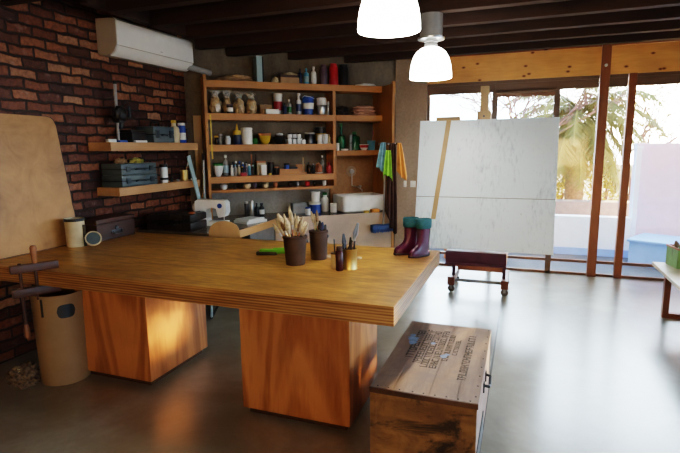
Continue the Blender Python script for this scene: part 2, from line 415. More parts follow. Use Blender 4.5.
M['fronddry']=leafmat('dry_frond',(.32,.20,.06),(.48,.33,.13))
M['twig']=leafmat('bare_twig',(.22,.13,.11),(.34,.22,.19))
M['bush']=leafmat('bush_leaf',(.30,.28,.06),(.55,.48,.14))
M['soil']=plain('garden_soil',(.20,.16,.10),.9)
# ------------------------------------------------------------------ camera, world, sun
scn=bpy.context.scene
cam=bpy.data.cameras.new('camera'); co=bpy.data.objects.new('camera',cam); C.objects.link(co)
F_PX,YAW,PITCH,ROLL=494.33,0.355223,0.158361,-0.0106623
cam.sensor_fit='HORIZONTAL'; cam.sensor_width=36; cam.lens=F_PX*36/680; cam.clip_start=.02; cam.clip_end=200
fw=Vector((-math.sin(YAW)*math.cos(PITCH),math.cos(YAW)*math.cos(PITCH),-math.sin(PITCH)))
rt=Vector((math.cos(YAW),math.sin(YAW),0)); up=rt.cross(fw)
r2=math.cos(ROLL)*rt+math.sin(ROLL)*up; u2=-math.sin(ROLL)*rt+math.cos(ROLL)*up
mw=Matrix((r2,u2,-fw)).transposed().to_4x4(); mw.translation=(0,0,1.7); co.matrix_world=mw
scn.camera=co

w=bpy.data.worlds.new('sky'); scn.world=w; w.use_nodes=True; nt=w.node_tree; nt.nodes.clear()
SUN=Vector((.255,.965,.022)).normalized()
wo=N(nt,'ShaderNodeOutputWorld'); bg=N(nt,'ShaderNodeBackground'); tc=N(nt,'ShaderNodeTexCoord')
nrm=N(nt,'ShaderNodeVectorMath',operation='NORMALIZE'); nt.links.new(tc.outputs['Generated'],nrm.inputs[0])
dt=N(nt,'ShaderNodeVectorMath',operation='DOT_PRODUCT'); dt.inputs[1].default_value=SUN; nt.links.new(nrm.outputs[0],dt.inputs[0])
mxx=N(nt,'ShaderNodeMath',operation='MAXIMUM'); mxx.inputs[1].default_value=0; nt.links.new(dt.outputs['Value'],mxx.inputs[0])
def pw(e,k):
    p=N(nt,'ShaderNodeMath',operation='POWER'); p.inputs[1].default_value=e; nt.links.new(mxx.outputs[0],p.inputs[0])
    q=N(nt,'ShaderNodeMath',operation='MULTIPLY'); q.inputs[1].default_value=k; nt.links.new(p.outputs[0],q.inputs[0]); return q.outputs[0]
def vs(col,fac):
    v=N(nt,'ShaderNodeVectorMath',operation='SCALE'); v.inputs[0].default_value=col
    if hasattr(fac,'is_output'): nt.links.new(fac,v.inputs['Scale'])
    else: v.inputs['Scale'].default_value=fac
    return v.outputs[0]
def va(a,b):
    v=N(nt,'ShaderNodeVectorMath',operation='ADD'); nt.links.new(a,v.inputs[0]); nt.links.new(b,v.inputs[1]); return v.outputs[0]
SKY_BASE,SKY_BROAD,SKY_GLOW,SKY_CORE=1.25,5.4,20.0,60.0
sky=va(va(vs((.58,.82,1.08),SKY_BASE),vs((.76,.90,1.03),pw(2,SKY_BROAD))),va(vs((1,.80,.55),pw(70,SKY_GLOW)),vs((1,.86,.66),pw(1400,SKY_CORE))))
nt.links.new(sky,bg.inputs['Color']); bg.inputs['Strength'].default_value=1.0; nt.links.new(bg.outputs[0],wo.inputs[0])
sl=bpy.data.lights.new('low_sun','SUN'); sl.energy=26; sl.color=(1,.62,.28); sl.angle=R(1.2)
so=bpy.data.objects.new('low_sun',sl); C.objects.link(so)
so.rotation_euler=Vector((.283,.958,.052)).to_track_quat('Z','Y').to_euler(); so.location=(6,14,4)

# ------------------------------------------------------------------ the room
D=Vector((.749,.663,0)); NN=Vector((.663,-.749,0)); W0=Vector((-2.81,5.31,0))-.6*NN; DROT=math.atan2(.663,.749)
def dg(s,off,z): return W0+D*s+NN*off+Vector((0,0,z))

struct(MB().box(-4.1,4.7,-2.7,7.2,-.12,0).build('floor',M['floor'],smooth=0))
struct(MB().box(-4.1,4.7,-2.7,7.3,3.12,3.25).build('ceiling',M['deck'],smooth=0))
struct(MB().box(-4.08,-3.9,-2.7,5.30,0,3.12).build('wall_left',M['brick'],smooth=0))
MX=Matrix.Translation(W0)@RZ(DROT)
struct(MB().box(-1.15,2.03,0,.16,0,3.12,M=MX).build('wall_corner',M['concrete'],smooth=0))
struct(MB().box(-4.1,4.7,-2.75,-2.6,0,3.12).build('wall_front',M['plaster'],smooth=0))
struct(MB().box(-1.74,-1.30,7.0,7.2,0,3.12).build('column',M['column'],smooth=0))
for k in range(-15,3):
    y=5.52+.52*k
    x0=-3.89
    if y>4.9: x0=max(x0,W0.x+D.x*((y-.05-W0.y)/D.y)+.03)
    if 3.3<y<4.7: x0=-3.30
    elif 4.7<y<5.2: x0=-3.58
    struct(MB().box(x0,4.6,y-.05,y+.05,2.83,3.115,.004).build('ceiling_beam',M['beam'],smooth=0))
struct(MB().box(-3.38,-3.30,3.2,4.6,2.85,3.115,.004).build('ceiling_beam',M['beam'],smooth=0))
# header above the glass
struct(MB().box(-1.30,.834,7.03,7.13,2.55,2.885,.004).build('trim_1',M['header'],smooth=0))
struct(MB().box(-1.30,.834,7.05,7.10,2.89,3.11,.004).build('trim_2',M['darkplank'],smooth=0))
struct(MB().box(.942,4.6,7.03,7.13,2.55,2.885,.004).build('trim_3',M['header'],smooth=0))
struct(MB().box(.942,4.6,7.05,7.10,2.89,3.11,.004).build('trim_4',M['darkplank'],smooth=0))
p=struct(MB().box(.835,.94,7.015,7.11,0,3.10,.006).build('window_post',M['post'],smooth=0))
MB().lathe([(.018,0),(.018,.012),(.008,.016),(0,.016)],14,T(.888,7.015,2.66)@RX(R(90))).build('bolt',M['steel'],p)
struct(MB().box(1.15,1.235,7.015,7.11,0,2.553,.006).build('window_post',M['post'],smooth=0))
def window(n,x0,x1,top=2.56,toph=.155,side=.035,s2=None):
    s2=side if s2 is None else s2
    m=MB()
    m.box(x0,x1,7.06,7.12,top-toph,top,.004).box(x0,x1,7.045,7.11,top-.05,top,.003)
    if side: m.box(x0,x0+side,7.065,7.115,.0,top-toph)
    if s2: m.box(x1-s2,x1,7.065,7.115,.0,top-toph)
    f=struct(m.build('window_%d'%n,M['frame'],smooth=0))
    MB().box(x0,x1,7.065,7.115,0,.03).box(x0,x1,7.07,7.11,.165,.2).build('bottom_rail',M['frame_l'],f,smooth=0)
    MB().box(x0+side,x1-s2,7.085,7.091,.2,top-toph).box(x0+side,x1-s2,7.085,7.091,.03,.165).build('pane',M['glass'],f,smooth=0)
    return f
window(1,-1.30,-.40); window(2,-.40,.36); window(3,.36,.83,s2=0); window(4,.945,1.145,side=0); window(5,1.24,2.9,side=0); window(6,2.9,4.55)
# glazed right side of the room
struct(MB().box(4.55,4.7,-2.6,7.2,2.57,3.12).build('wall_right',M['darkplank'],smooth=0))
for i,(a,b) in enumerate(((-2.6,.6),(.6,3.8),(3.8,7.0))):
    f=struct(MB().box(4.58,4.66,a,a+.07,0,2.57).box(4.58,4.66,b-.07,b,0,2.57).box(4.58,4.66,a,b,0,.06).box(4.58,4.66,a,b,2.5,2.57).build('window_%d'%(7+i),M['frame'],smooth=0))
    MB().box(4.615,4.621,a+.07,b-.07,.06,2.5).build('pane',M['glass'],f,smooth=0)
# frayed blind rolled up behind the second pane
m=MB(); V=[];Fc=[]; n=60
rb=random.Random(3)
rbl=thing('roller_blind','brown roller blind with ragged hem rolled up behind the board mast','blind',(-.02,7.03,2.40))
MB().tube([(-.36,0,0),(.355,0,0)],.022,12).build('roll',M['frame'],rbl)
pts=[(-.355,0)]+[(-.355+.71*i/n,-.055-.03*rb.random()) for i in range(n+1)]+[(.355,0)]
MB().prism(pts,-.002,.002,RX(R(90))).build('hem',M['frame_l'],rbl,smooth=0)

# ------------------------------------------------------------------ outside
struct(MB().box(-8,12,7.2,9.4,-.25,-.12).build('terrace_floor',M['terrace'],smooth=0))
struct(MB().box(-30,40,9.4,60,-.6,-.4).build('ground_outside',M['soil'],smooth=0))
struct(MB().box(4.7,30,-15,7.2,-.4,-.25).build('ground_side',M['terrace'],smooth=0))
g=tag(MB().box(-2.2,1.66,9.0,9.2,.0,.53,.01).build('low_wall',M['extwhite'],smooth=0),'low white rendered garden wall outside behind the tall canvas board','wall',kind='structure')
MB().box(-2.2,1.66,8.98,9.2,-.12,.0).build('plinth',M['extblue'],g,smooth=0)
tag(MB().box(-1.5,2.1,11,11.4,-.4,.57,.01).build('parapet',M['parapet'],smooth=0),'brown parapet beyond the white garden wall','wall',kind='structure')
tag(MB().box(1.72,6.0,9.25,9.6,-.4,1.72,.01).build('garden_wall',M['lavender'],smooth=0),'tall lavender garden wall under the sun','wall',kind='structure')
st=thing('white_post','slim white post standing at the end of the lavender wall','post',(1.72,9.16,-.12))
MB().box(-.035,.035,-.035,.035,0,1.75,.005).build('shaft',M['extwhite'],st,smooth=0)
MB().box(-.05,.05,-.05,.05,1.75,1.79,.005).build('cap',M['extwhite'],st,smooth=0)
pl=thing('planter','pale blue planter box angled beside the lavender wall','planter',(2.1,8.6,-.12),R(-28))
MB().box(-.42,.42,-.36,.36,0,.36,.01).build('body',M['extblue'],pl,smooth=0)
MB().box(-.45,.45,-.39,.39,.36,.40,.008).build('rim',M['extblue'],pl,smooth=0)
bn=thing('garden_bench','small cream bench outside the glass behind the easel castors','bench',(-.72,8.2,-.12))
MB().box(-.5,.5,-.16,.16,.26,.31,.008).build('seat',M['cream'],bn,smooth=0)
for x in(-.42,.42): MB().box(x-.03,x+.03,-.14,.14,0,.26,.004).build('leg',M['terra'],bn,smooth=0)

def frond(mb,base,az,elev,length,droop,seed,wid=.34,n=22):
    r=random.Random(seed); d=Vector((math.cos(az)*math.cos(elev),math.sin(az)*math.cos(elev),math.sin(elev)))
    side=Vector((-math.sin(az),math.cos(az),0)); p=Vector(base); pts=[p.copy()]; dirs=[]
    for i in range(n):
        d=(d+Vector((0,0,-droop/n*(.5+i/n)))).normalized(); p=p+d*length/n; pts.append(p.copy()); dirs.append(d.copy())
    mb.tube(pts[::3],.012,4)
    for i in range(3,n):
        l=wid*math.sin(PI*(i/n)**.8)+.05
        for sg in(-1,1):
            for q in (0,.5):
                o=pts[i]+dirs[i-1]*length/n*q
                t=o+side*sg*l*(.75+.3*r.random())+dirs[i-1]*l*.55+Vector((0,0,-l*(.35+.4*r.random())))
                wv=dirs[i-1]*.02
                mb._add([o-wv,o+wv,t],[(0,1,2)])
palm=thing('palm_tree','palm tree with drooping yellow green fronds seen through the middle pane','tree',(1.15,13,-.4))
m=MB(); prof=[]
for i in range(26):
    z=i*.105; prof.append((.20+.03*(i%2)+.05*max(0,(z-1.2))*.6,z))
m.lathe(prof,14); 
for i in range(16):
    a=i*2.4; z=1.3+.07*i
    m.tube([(.2*math.cos(a),.2*math.sin(a),z),(.36*math.cos(a),.36*math.sin(a),z+.25)],.04,5,rs=[.05,.02])
m.build('trunk',M['palmtrunk'],palm)
m=MB(); m2=MB()
for i in range(44): frond(m,(0,0,2.75),i*2.39996,R(58-2.2*i),2.1,2.1,i,.5,26)
for i in range(30): frond(m2,(0,0,2.65),i*2.39996+.5,R(-22-1.2*i),1.35,1.2,100+i,.3,16)
m.build('fronds',M['frond'],palm,smooth=0); m2.build('dry_fronds',M['fronddry'],palm,smooth=0)

def twigs(mb,p,d,l,r,depth,rng,leaf=None):
    q=p+d*l*.5+Vector((rng.uniform(-1,1),rng.uniform(-1,1),rng.uniform(-.5,.5)))*l*.08; e=p+d*l
    mb.tube([p,q,e],r,5,rs=[r,r*.85,r*.65])
    if depth==0:
        if leaf is not None:
            for _ in range(7):
                o=e-d*l*rng.random(); a=Vector((rng.uniform(-1,1),rng.uniform(-1,1),rng.uniform(-1,.4))).normalized()*.07; b=a.orthogonal().normalized()*.02
                leaf._add([o,o+a*.5+b,o+a,o+a*.5-b],[(0,1,2,3)])
        return
    for _ in range(3 if depth>1 else 4):
        nd=(d+Vector((rng.uniform(-1,1),rng.uniform(-1,1),rng.uniform(-.45,.7)))*.85).normalized()
        twigs(mb,p+d*l*rng.uniform(.6,1),nd,l*rng.uniform(.6,.8),r*.6,depth-1,rng,leaf)
bt=thing('bare_tree','bare twiggy tree behind the upper edge of the canvas board','tree',(-.25,11.9,-.4))
m=MB(); twigs(m,Vector((0,0,0)),Vector((.05,0,1)),1.7,.09,5,random.Random(11)); m.build('trunk',M['twig'],bt)
rt_=thing('leafy_tree','thin leafy tree lit from behind by the sun right of the posts','tree',(2.2,12.8,-.4))
m=MB(); lf=MB(); twigs(m,Vector((0,0,0)),Vector((.1,0,1)),1.5,.07,5,random.Random(5),lf); m.build('trunk',M['twig'],rt_); lf.build('leaves',M['bush'],rt_,smooth=0)
def shrub(x,y,w,h,seed,label):
    r=random.Random(seed); t=thing('garden_shrub',label,'shrub',(x,y,-.4)); lf=MB(); sm=MB()
    for i in range(9): sm.tube([(0,0,0),(r.uniform(-w,w)*.6,r.uniform(-w,w)*.6,h*.8)],.012,4)
    for i in range(700):
        a=r.uniform(0,2*PI); q=math.sqrt(r.random()); z=r.random()
        o=Vector((w*q*math.cos(a)*(1-.4*z),w*q*math.sin(a)*(1-.4*z),h*(.15+.85*z)))
        d=Vector((r.uniform(-1,1),r.uniform(-1,1),r.uniform(-.3,1))).normalized()*.11; b=d.orthogonal().normalized()*.028
        lf._add([o,o+d*.5+b,o+d,o+d*.5-b],[(0,1,2,3)])
    sm.build('stems',M['twig'],t); lf.build('leaves',M['bush'],t,smooth=0)
shrub(.75,13.4,.55,1.2,1,'yellow green shrub left of the palm trunk')
shrub(1.85,13.6,.6,1.5,2,'yellow green shrub right of the palm trunk, between the posts')
# ------------------------------------------------------------------ big work table
wt=thing('work_table','long amber plywood work table with thick laminated top on two box pedestals','table',(0,0,0))
MB().box(-3.86,-.607,2.438,3.95,.76,.87,.004).build('tabletop',M['table'],wt,smooth=0)
for (x0,x1,y0,y1) in ((-1.638,-.905,2.576,3.16),(-3.10,-2.447,2.655,3.34)):
    pd=MB().box(x0,x1,y0,y1,.045,.76,.003).build('pedestal',M['ped'],wt,smooth=0)
    MB().box(x0+.03,x1-.035,y0+.035,y1-.03,0,.045).build('plinth',M['plinth'],pd,smooth=0)

# ------------------------------------------------------------------ counter
ct=thing('corner_counter','grey topped corner counter with pale plywood front under the shelves','counter',(0,0,0))
A=W0+.6*NN
def P2(v): return (v.x,v.y)
xs=-3.885
poly=[(xs,4.18),(-2.774,4.18),P2(A),P2(A+D*1.575),P2(W0+D*1.575+NN*.005),P2(W0+D*((xs-W0.x)/D.x)+NN*.03)]
MB().prism(poly,.812,.85).build('worktop',M['worktop'],ct,smooth=0)
MB().box(-.0125,.0125,0,1.13,.775,.852,.002,T(-2.7608,4.18,0)@RZ(R(1.8))).build('edge_band',M['band'],ct,smooth=0)
MB().box(.0,1.575,-.602,-.575,0,.852,.002,MX).build('front_panel',M['frontply'],ct,smooth=0)
MB().box(-2.835,-2.815,4.72,5.285,0,.811).build('base_panel',M['greyboard'],ct,smooth=0)

MB().box(-.695,.915,-.014,-.002,.8505,1.164,.001,MX).build('lit_wall_panel',M['litwall'],ct,smooth=0)  # added paler sheet: brighter light on the lower wall, put into its colour
# ------------------------------------------------------------------ shelf unit on the corner wall
su=thing('shelf_unit','orange pine wall shelving fixed on the dark concrete corner wall','shelf unit',W0,DROT)
def sb(name,s0,s1,o0,o1,z0,z1,mat): return MB().box(s0,s1,-o1,-o0,z0,z1,.003).build(name,M[mat],su,smooth=0)
sb('side_panel',-.735,-.70,.005,.30,.853,2.56,'shelf_up')
sb('divider',.885,.925,.005,.285,1.20,2.42,'shelf_up')
sb('side_panel',1.585,1.62,.005,.60,0,2.50,'shelf_up')
sb('back_panel',.93,1.583,.004,.016,.853,1.59,'backboard')
sb('fascia',1.582,1.623,.58,.61,2.36,2.53,'shelf_up')
sb('shelf',-.70,1.585,.005,.30,2.42,2.50,'shelf')
sb('shelf',-.70,.885,.005,.30,2.04,2.12,'shelf'); sb('shelf',.925,1.585,.005,.30,2.04,2.12,'shelf')
sb('shelf',-.70,.885,.005,.30,1.67,1.75,'shelf'); sb('shelf',.925,1.585,.005,.30,1.595,1.66,'shelf')
sb('shelf',-.70,.885,.005,.30,1.285,1.365,'shelf')
sb('shelf',-.70,.875,.005,.27,1.165,1.20,'shelf')
sb('upright',1.55,1.585,.56,.60,.852,1.05,'shelf_up')
ZR={1:2.50,2:2.12,3:1.75,4:1.365,5:1.20,6:1.66,0:.85}
def at(row,s,off): p=dg(s,off,ZR[row]+.0005); return p

def piece(name,label,cat,mb,mat,loc,rot=DROT,group=None,smooth=35):
    o=mb.build(name,M[mat],smooth=smooth); o.location=loc; o.rotation_euler=(0,0,rot); return tag(o,label,cat,group)
def bottle_mb(r,h,neck=.35,nh=.25):
    return MB().lathe([(r*.9,0),(r,h*.03),(r,h*(1-nh-.12)),(r*.85,h*(1-nh-.04)),(r*neck,h*(1-nh+.02)),(r*neck,h*.9),(0,h*.9)],16)
def cap_mb(r,h0,h1,n=14): return MB().lathe([(r,h0),(r,h1-.004),(r*.85,h1),(0,h1)],n)
def bottle(label,row,s,off,r,h,mat,cap='white',neck=.35,nh=.25,group=None,lab=None,name='bottle',cat='bottle'):
    o=piece(name,label,cat,bottle_mb(r,h,neck,nh),mat,at(row,s,off),group=group)
    cap_mb(r*neck*1.25,h*.87,h).build('cap',M[cap],o)
    if lab: MB().lathe([(r*1.02,h*.15),(r*1.02,h*.5)],16).build('paper_label',M[lab],o)
    return o
def jar(label,row,s,off,r,h,mat,lid='white',group=None,lab=None,name='jar',cat='jar',lidh=.16,lr=1.04):
    o=piece(name,label,cat,MB().lathe([(r*.9,0),(r,h*.05),(r,h*(1-lidh-.06)),(r*.92,h*(1-lidh)),(0,h*(1-lidh))],18),mat,at(row,s,off),group=group)
    if lid: cap_mb(r*lr,h*(1-lidh),h,18).build('lid',M[lid],o)
    if lab: MB().lathe([(r*1.02,h*.2),(r*1.02,h*.62)],18).build('paper_label',M[lab],o)
    return o
def bowl_mb(r,h): return MB().lathe([(r*.45,0),(r*.8,h*.35),(r,h*.97),(r*.98,h),(r*.9,h*.95),(r*.7,h*.4),(r*.35,h*.12),(0,h*.1)],24)

# --- top of the unit
m=MB()
for k in range(3): m.blob(.225-.03*k,.10,.028,.35,3.2,k+3,3,T(.02*k,-.01*k,.018*k))
piece('paper_bundle','crumpled flat bundle of brown paper lying on top of the shelf unit','paper',m,'paper',at(1,-.365,.16))
t=thing('box_file','pale blue box file standing upright on top of the shelf unit','box file',at(1,-.05,.14),DROT)
MB().box(-.035,.035,-.10,.10,0,.315,.004).build('case',M['palebluegrey'],t,smooth=0)
MB().box(.036,.052,-.10,.10,0,.305,.003).build('spine',M['black'],t,smooth=0)
t=thing('cardboard_box','open tan cardboard box with papers next to the blue bottles','box',at(1,.33,.16),DROT)
MB().box(-.12,.12,-.09,.09,0,.075,.004).build('carton',M['paper'],t,smooth=0)
MB().box(-.125,.11,-.085,.085,.076,.105,.004).build('flap',M['darkbrown'],t,smooth=0)
piece('torn_paper','torn white paper sticking up from the tan cardboard box','paper',MB().blob(.085,.05,.022,.6,3,9,3),'cream',at(1,.36,.16)+Vector((0,0,.106)))
piece('crumpled_paper','small crumpled ball of pale paper beside the tan cardboard box','paper',MB().blob(.045,.045,.045,.5,3,4,3),'cream',at(1,.15,.2))
bottle('slim dark blue bottle left of the light blue bottle on the unit top',1,.495,.14,.028,.20,'dkblue','black')
bottle('light blue spray bottle on top of the shelf unit',1,.562,.19,.034,.20,'ltblue','ltblue',lab='palebluegrey')
bottle('white bottle standing on top of the shelf unit',1,.668,.17,.036,.23,'white','white')
bottle('mauve grey rounded bottle left of the red flask',1,.805,.17,.048,.26,'purple','purple',.6,.12)
bottle('red flask on top of the shelf unit',1,.944,.17,.062,.28,'red','red',.55,.1,name='flask',cat='flask')
bottle('black flask right of the red flask',1,1.085,.17,.062,.275,'black','black',.7,.08,name='flask',cat='flask')
m=MB()
for k in range(4): m.box(-.13+.01*k,.13-.015*k,-.09,.09,.009*k,.009*k+.008,0,RZ(.07*k))
piece('paper_stack','short stack of white papers on the right end of the unit top','paper',m,'white',at(1,1.40,.16),smooth=0)

# --- second row
def bag(label,s,off,w_,h,seed):
    o=piece('plastic_bag',label,'bag',MB().blob(w_*.47,.085,h*.42,.28,2.4,seed,3),'bag',at(2,s,off),group='clear bags on the second shelf')
    m=MB(); rr=random.Random(seed); rings=[]
    for j in range(6):
        t=j/5; rad=(w_*.40)*(1-t)+.02*t if t<.7 else .02+.05*(t-.7)/.3
        rings.append([(rad*(1+.25*rr.uniform(-1,1))*math.cos(2*PI*i/18),rad*.6*(1+.25*rr.uniform(-1,1))*math.sin(2*PI*i/18),h*(.42+.55*t)+rr.uniform(-.008,.008)) for i in range(18)])
    m.loft(rings,None,False,False).build('gathered_top',M['bagclear'],o); return o
bag('clear plastic bag of tan stuff at the left end of its shelf',-.585,.15,.15,.28,1)
bag('narrow upright plastic bag behind the small dark jar',-.445,.13,.115,.29,2)
bag('clear plastic bag with wide loose top, third bag along its shelf',-.30,.16,.14,.26,3)
bag('clear bag with golden contents left of the tan box',-.15,.16,.14,.26,4)
jar('small dark jar with white front before the narrow bag',2,-.43,.25,.04,.11,'black','purple',lab='white')
t=thing('tan_box','tan cardboard box behind the flat white box','box',at(2,.03,.12),DROT)
MB().box(-.075,.075,-.06,.06,0,.12,.003).build('carton',M['paper'],t,smooth=0); MB().box(-.02,.02,-.0605,.0605,.118,.121).build('tape',M['cream'],t,smooth=0)
piece('flat_box','flat white box lying in front of the tan box','box',MB().box(-.085,.085,-.05,.05,0,.06,.004),'white',at(2,.085,.235))
jar('large white jar with red label on the second shelf',2,.20,.12,.056,.265,'white','white',lab='red')
bottle('small dark bottle right of the red labelled jar',2,.262,.21,.028,.14,'dkblue','black')
bottle('small grey bottle with pale cap left of the white spray bottle',2,.325,.2,.03,.19,'grey','white',lab='green')
t=bottle('white spray bottle with nozzle on the second shelf',2,.45,.2,.032,.27,'white','white',.4,.3,lab='dkblue')
MB().box(-.012,.012,-.05,.018,.235,.262,.004).build('nozzle',M['white'],t)
t=thing('blue_bucket','blue and white paint tub with white wire handle','tub',at(2,.585,.17),DROT)
MB().lathe([(.062,0),(.076,.20),(.08,.205),(.08,.225),(.07,.235),(0,.235)],24).build('tub',M['blue'],t)
MB().lathe([(.0705,.075),(.0755,.15)],24).build('paper_label',M['white'],t)
MB().tube([(-.082,0,.21),(-.07,-.07,.235),(0,-.09,.225),(.07,-.07,.20),(.082,0,.21)],.004,6).build('handle',M['white'],t)
t=jar('white lidded canister with silver body beside the clear glasses',2,.765,.18,.058,.22,'steel','white',lidh=.42,lr=1.1)
for lab_,s in (('slim clear glass right of the white lidded canister',.843),('slim clear glass against the shelf divider',.866)):
    piece('drinking_glass',lab_,'glass',MB().lathe([(.018,0),(.023,.17),(.021,.17),(.016,.008),(0,.008)],16),'clearglass',at(2,s if s<.85 else .858,.12 if s>.85 else .21),group='clear glasses on the second shelf')
m=MB(); [m.blob(.10-.01*k,.09,.03,.3,3,k+20,3,T(.01*k,0,.035*k)) for k in range(3)]
piece('dark_rags','pile of folded dark rags in the right bay','rag',m,'darkcloth',at(2,1.04,.17))
m=MB(); [m.blob(.175-.012*k,.10,.032,.22,2.6,k+31,3,T(.0,0,.04*k)) for k in range(3)]
piece('pink_cloth','folded pale pink cloth in the right bay','cloth',m,'pinkcloth',at(2,1.375,.17))

# --- third row
jar('tiny dark jar at the left end of the third shelf',3,-.60,.2,.024,.105,'brownglass','yellow')
jar('small clear jar with grey lid left of the white bottle',3,-.545,.16,.026,.13,'clearglass','grey')
bottle('short white bottle left of the black nozzle jar',3,-.468,.22,.036,.105,'white','white',.6,.15)
t=jar('dark blue jar with yellow lid and pointed nozzle',3,-.345,.18,.05,.17,'dkblue','yellow',lidh=.3)
MB().lathe([(.018,.17),(.006,.25),(0,.25)],10).build('nozzle',M['yellow'],t)
jar('big white round shouldered jar on the third shelf',3,-.225,.18,.068,.205,'white','white')
piece('green_pot','small round dark green pot beside the big white jar','pot',MB().lathe([(.02,0),(.036,.02),(.038,.045),(.025,.07),(.028,.078),(.0,.07)],16),'green',at(3,-.125,.2))
t=piece('yellow_bowl','yellow footed bowl with red rim on the third shelf','bowl',bowl_mb(.08,.11),'yellow',at(3,.0,.18))
MB().lathe([(.08,.105),(.084,.11),(.084,.135),(.078,.135),(.076,.11)],24).build('rim',M['terra'],t)
piece('dark_bowl','dark bowl next to the yellow footed bowl','bowl',bowl_mb(.085,.09),'black',at(3,.185,.16))
piece('dark_bowl','smaller dark dish stacked inside the dark bowl','bowl',bowl_mb(.05,.06),'darkbrown',at(3,.185,.16)+Vector((0,0,.05)))
piece('white_tube','crumpled pale tube lying on the dark dish','tube',MB().blob(.045,.02,.018,.3,4,8,3),'white',at(3,.20,.16)+Vector((0,0,.108)))
k=0
for row_,names in ((0,('left','second','third','fourth')),(1,('left','second','third','fourth'))):
    for j in range(4):
        p=at(3,.305+.062*j,.235-.09*row_)
        if row_==0 and j==3: h=.055
        else: h=.062
        o=piece('paint_pot','%s white cube paint pot in the %s of the little grid'%(('leftmost','second from left','third from left','rightmost')[j],('front row','back row')[row_]),'paint pot',MB().box(-.025,.025,-.025,.025,0,h,.006),'white',p,group='white cube pots on the third shelf')
        MB().lathe([(.018,h),(.018,h+.012),(0,h+.012)],12).build('lid',M['black' if (j+row_)%2 else 'white'],o)
for j in range(3):
    o=piece('paint_pot','%s white cube paint pot stacked on top of the grid'%(('leftmost','middle','rightmost')[j]),'paint pot',MB().box(-.025,.025,-.025,.025,0,.05,.006),'white',at(3,.335+.062*j,.145)+Vector((0,0,.0755)),group='white cube pots on the third shelf')
    MB().lathe([(.018,.05),(.018,.062),(0,.062)],12).build('lid',M['black'],o)
jar('round dark grey tin right of the white cube pots',3,.615,.12,.07,.15,'darksteel','grey')
jar('white tin with plain lid in front of the grey tin',3,.715,.235,.034,.12,'white','white')
jar('second white tin, beside the small end bottle',3,.79,.235,.034,.125,'white','white')
jar('black jar with yellow band behind the two white tins',3,.765,.12,.066,.22,'black','black',lab='yellow')
bottle('small cream bottle at the right end of the third shelf',3,.856,.2,.022,.125,'cream','cream')

# --- right bay
bottle('tall dark green glass bottle in the right bay',6,1.05,.15,.055,.36,'greenglass','green',.3,.42)
bottle('round bellied dark green demijohn in the right bay',6,1.245,.14,.078,.25,'greenglass','green',.3,.2,name='demijohn')
piece('clear_vase','narrow clear glass between the two green bottles','glass',MB().lathe([(.02,0),(.026,.2),(.024,.2),(.018,.01),(0,.01)],14),'clearglass',at(6,1.148,.24))
t=piece('red_bowl','small white bowl with red band in the right bay','bowl',bowl_mb(.062,.08),'white',at(6,1.345,.24))
MB().lathe([(.053,.035),(.0645,.07)],24).build('band',M['red'],t)
t=piece('water_cup','blue plastic cup holding a brush in the right bay','cup',MB().lathe([(.045,0),(.058,.13),(.054,.13),(.04,.01),(0,.01)],18),'ltblue',at(6,1.485,.17))
t=thing('paintbrush','pink handled paintbrush standing in the blue cup','paintbrush',at(6,1.485,.17)+Vector((0,0,.012)),DROT)
MB().tube([(0,0,.0),(.03,0,.20)],.006,8).build('handle',M['terra'],t); MB().tube([(.03,0,.20),(.036,0,.25)],.009,8,rs=[.009,.004]).build('bristles',M['red'],t)
jar('tiny white pot tucked against the shelf divider',6,.962,.24,.022,.10,'white','white')
piece('palette_dish','flat white palette dish in front of the tall green bottle','dish',MB().lathe([(.04,0),(.055,.022),(.05,.022),(.036,.008),(0,.008)],20),'white',at(6,1.06,.245))

# --- fourth row
piece('white_bowl','white bowl at the left end of the fourth shelf','bowl',bowl_mb(.062,.13),'white',at(4,-.60,.22))
piece('green_plate','green plastic plate resting on the white bowl','plate',MB().lathe([(.064,0),(.066,.02),(.05,.032),(0,.032)],20),'green',at(4,-.60,.22)+Vector((0,0,.131)))
bottle('tall clear plastic bottle with pale cap by the white bowl',4,-.497,.15,.036,.26,'clearglass','white',lab='palebluegrey')
cols=['white','dkblue','grey','black','cream','dkblue','brownglass','blue','purple','white','ltblue','grey','darkbrown','green']
caps=['white','black','ltblue','white','white','blue','yellow','white','black','black','white','black','white','black']
cn={'white':'white','dkblue':'navy','grey':'grey','black':'black','cream':'cream','brownglass':'brown','blue':'blue','purple':'mauve','ltblue':'sky blue','darkbrown':'dark brown','green':'green','yellow':'yellow'}
r4=random.Random(5)
for j in range(14):
    fr=j%2==0; s=-.43+.0215*j
    bottle('small %s paint bottle with %s cap in the %s row of the bottle crowd'%(cn[cols[j]],cn[caps[j]],'front' if fr else 'rear'),4,s,.20 if fr else .13,.0185,(.115 if fr else .15)+.03*r4.random(),cols[j],caps[j],.5,.2,group='small paint bottles on the fourth shelf')
piece('red_box','small red box lying in front of the paint bottles','box',MB().box(-.036,.036,-.02,.02,0,.04,.003),'red',at(4,-.30,.262))
for j,(s,l) in enumerate(((-.12,'leaning'),(-.155,'upright'))):
    piece('wooden_stick','%s wooden stick rising behind the paint bottles'%l,'stick',MB().tube([(0,0,0),(.02*(1-j),.02,.26)],.009,6),'terra' if j else 'darkbrown',at(4,s,.08))
t=thing('carton_stack','pale upright carton beside the paint bottles','carton',at(4,-.055,.15),DROT)
MB().box(-.055,.055,-.04,.04,0,.155,.004).build('carton',M['cream'],t,smooth=0); MB().box(-.057,.057,-.042,.042,.155,.175,.004).build('lid',M['terra'],t,smooth=0)
piece('white_packet','white packet standing against the pale carton','packet',MB().box(-.035,.035,-.012,.012,0,.13,.004),'white',at(4,-.04,.24))
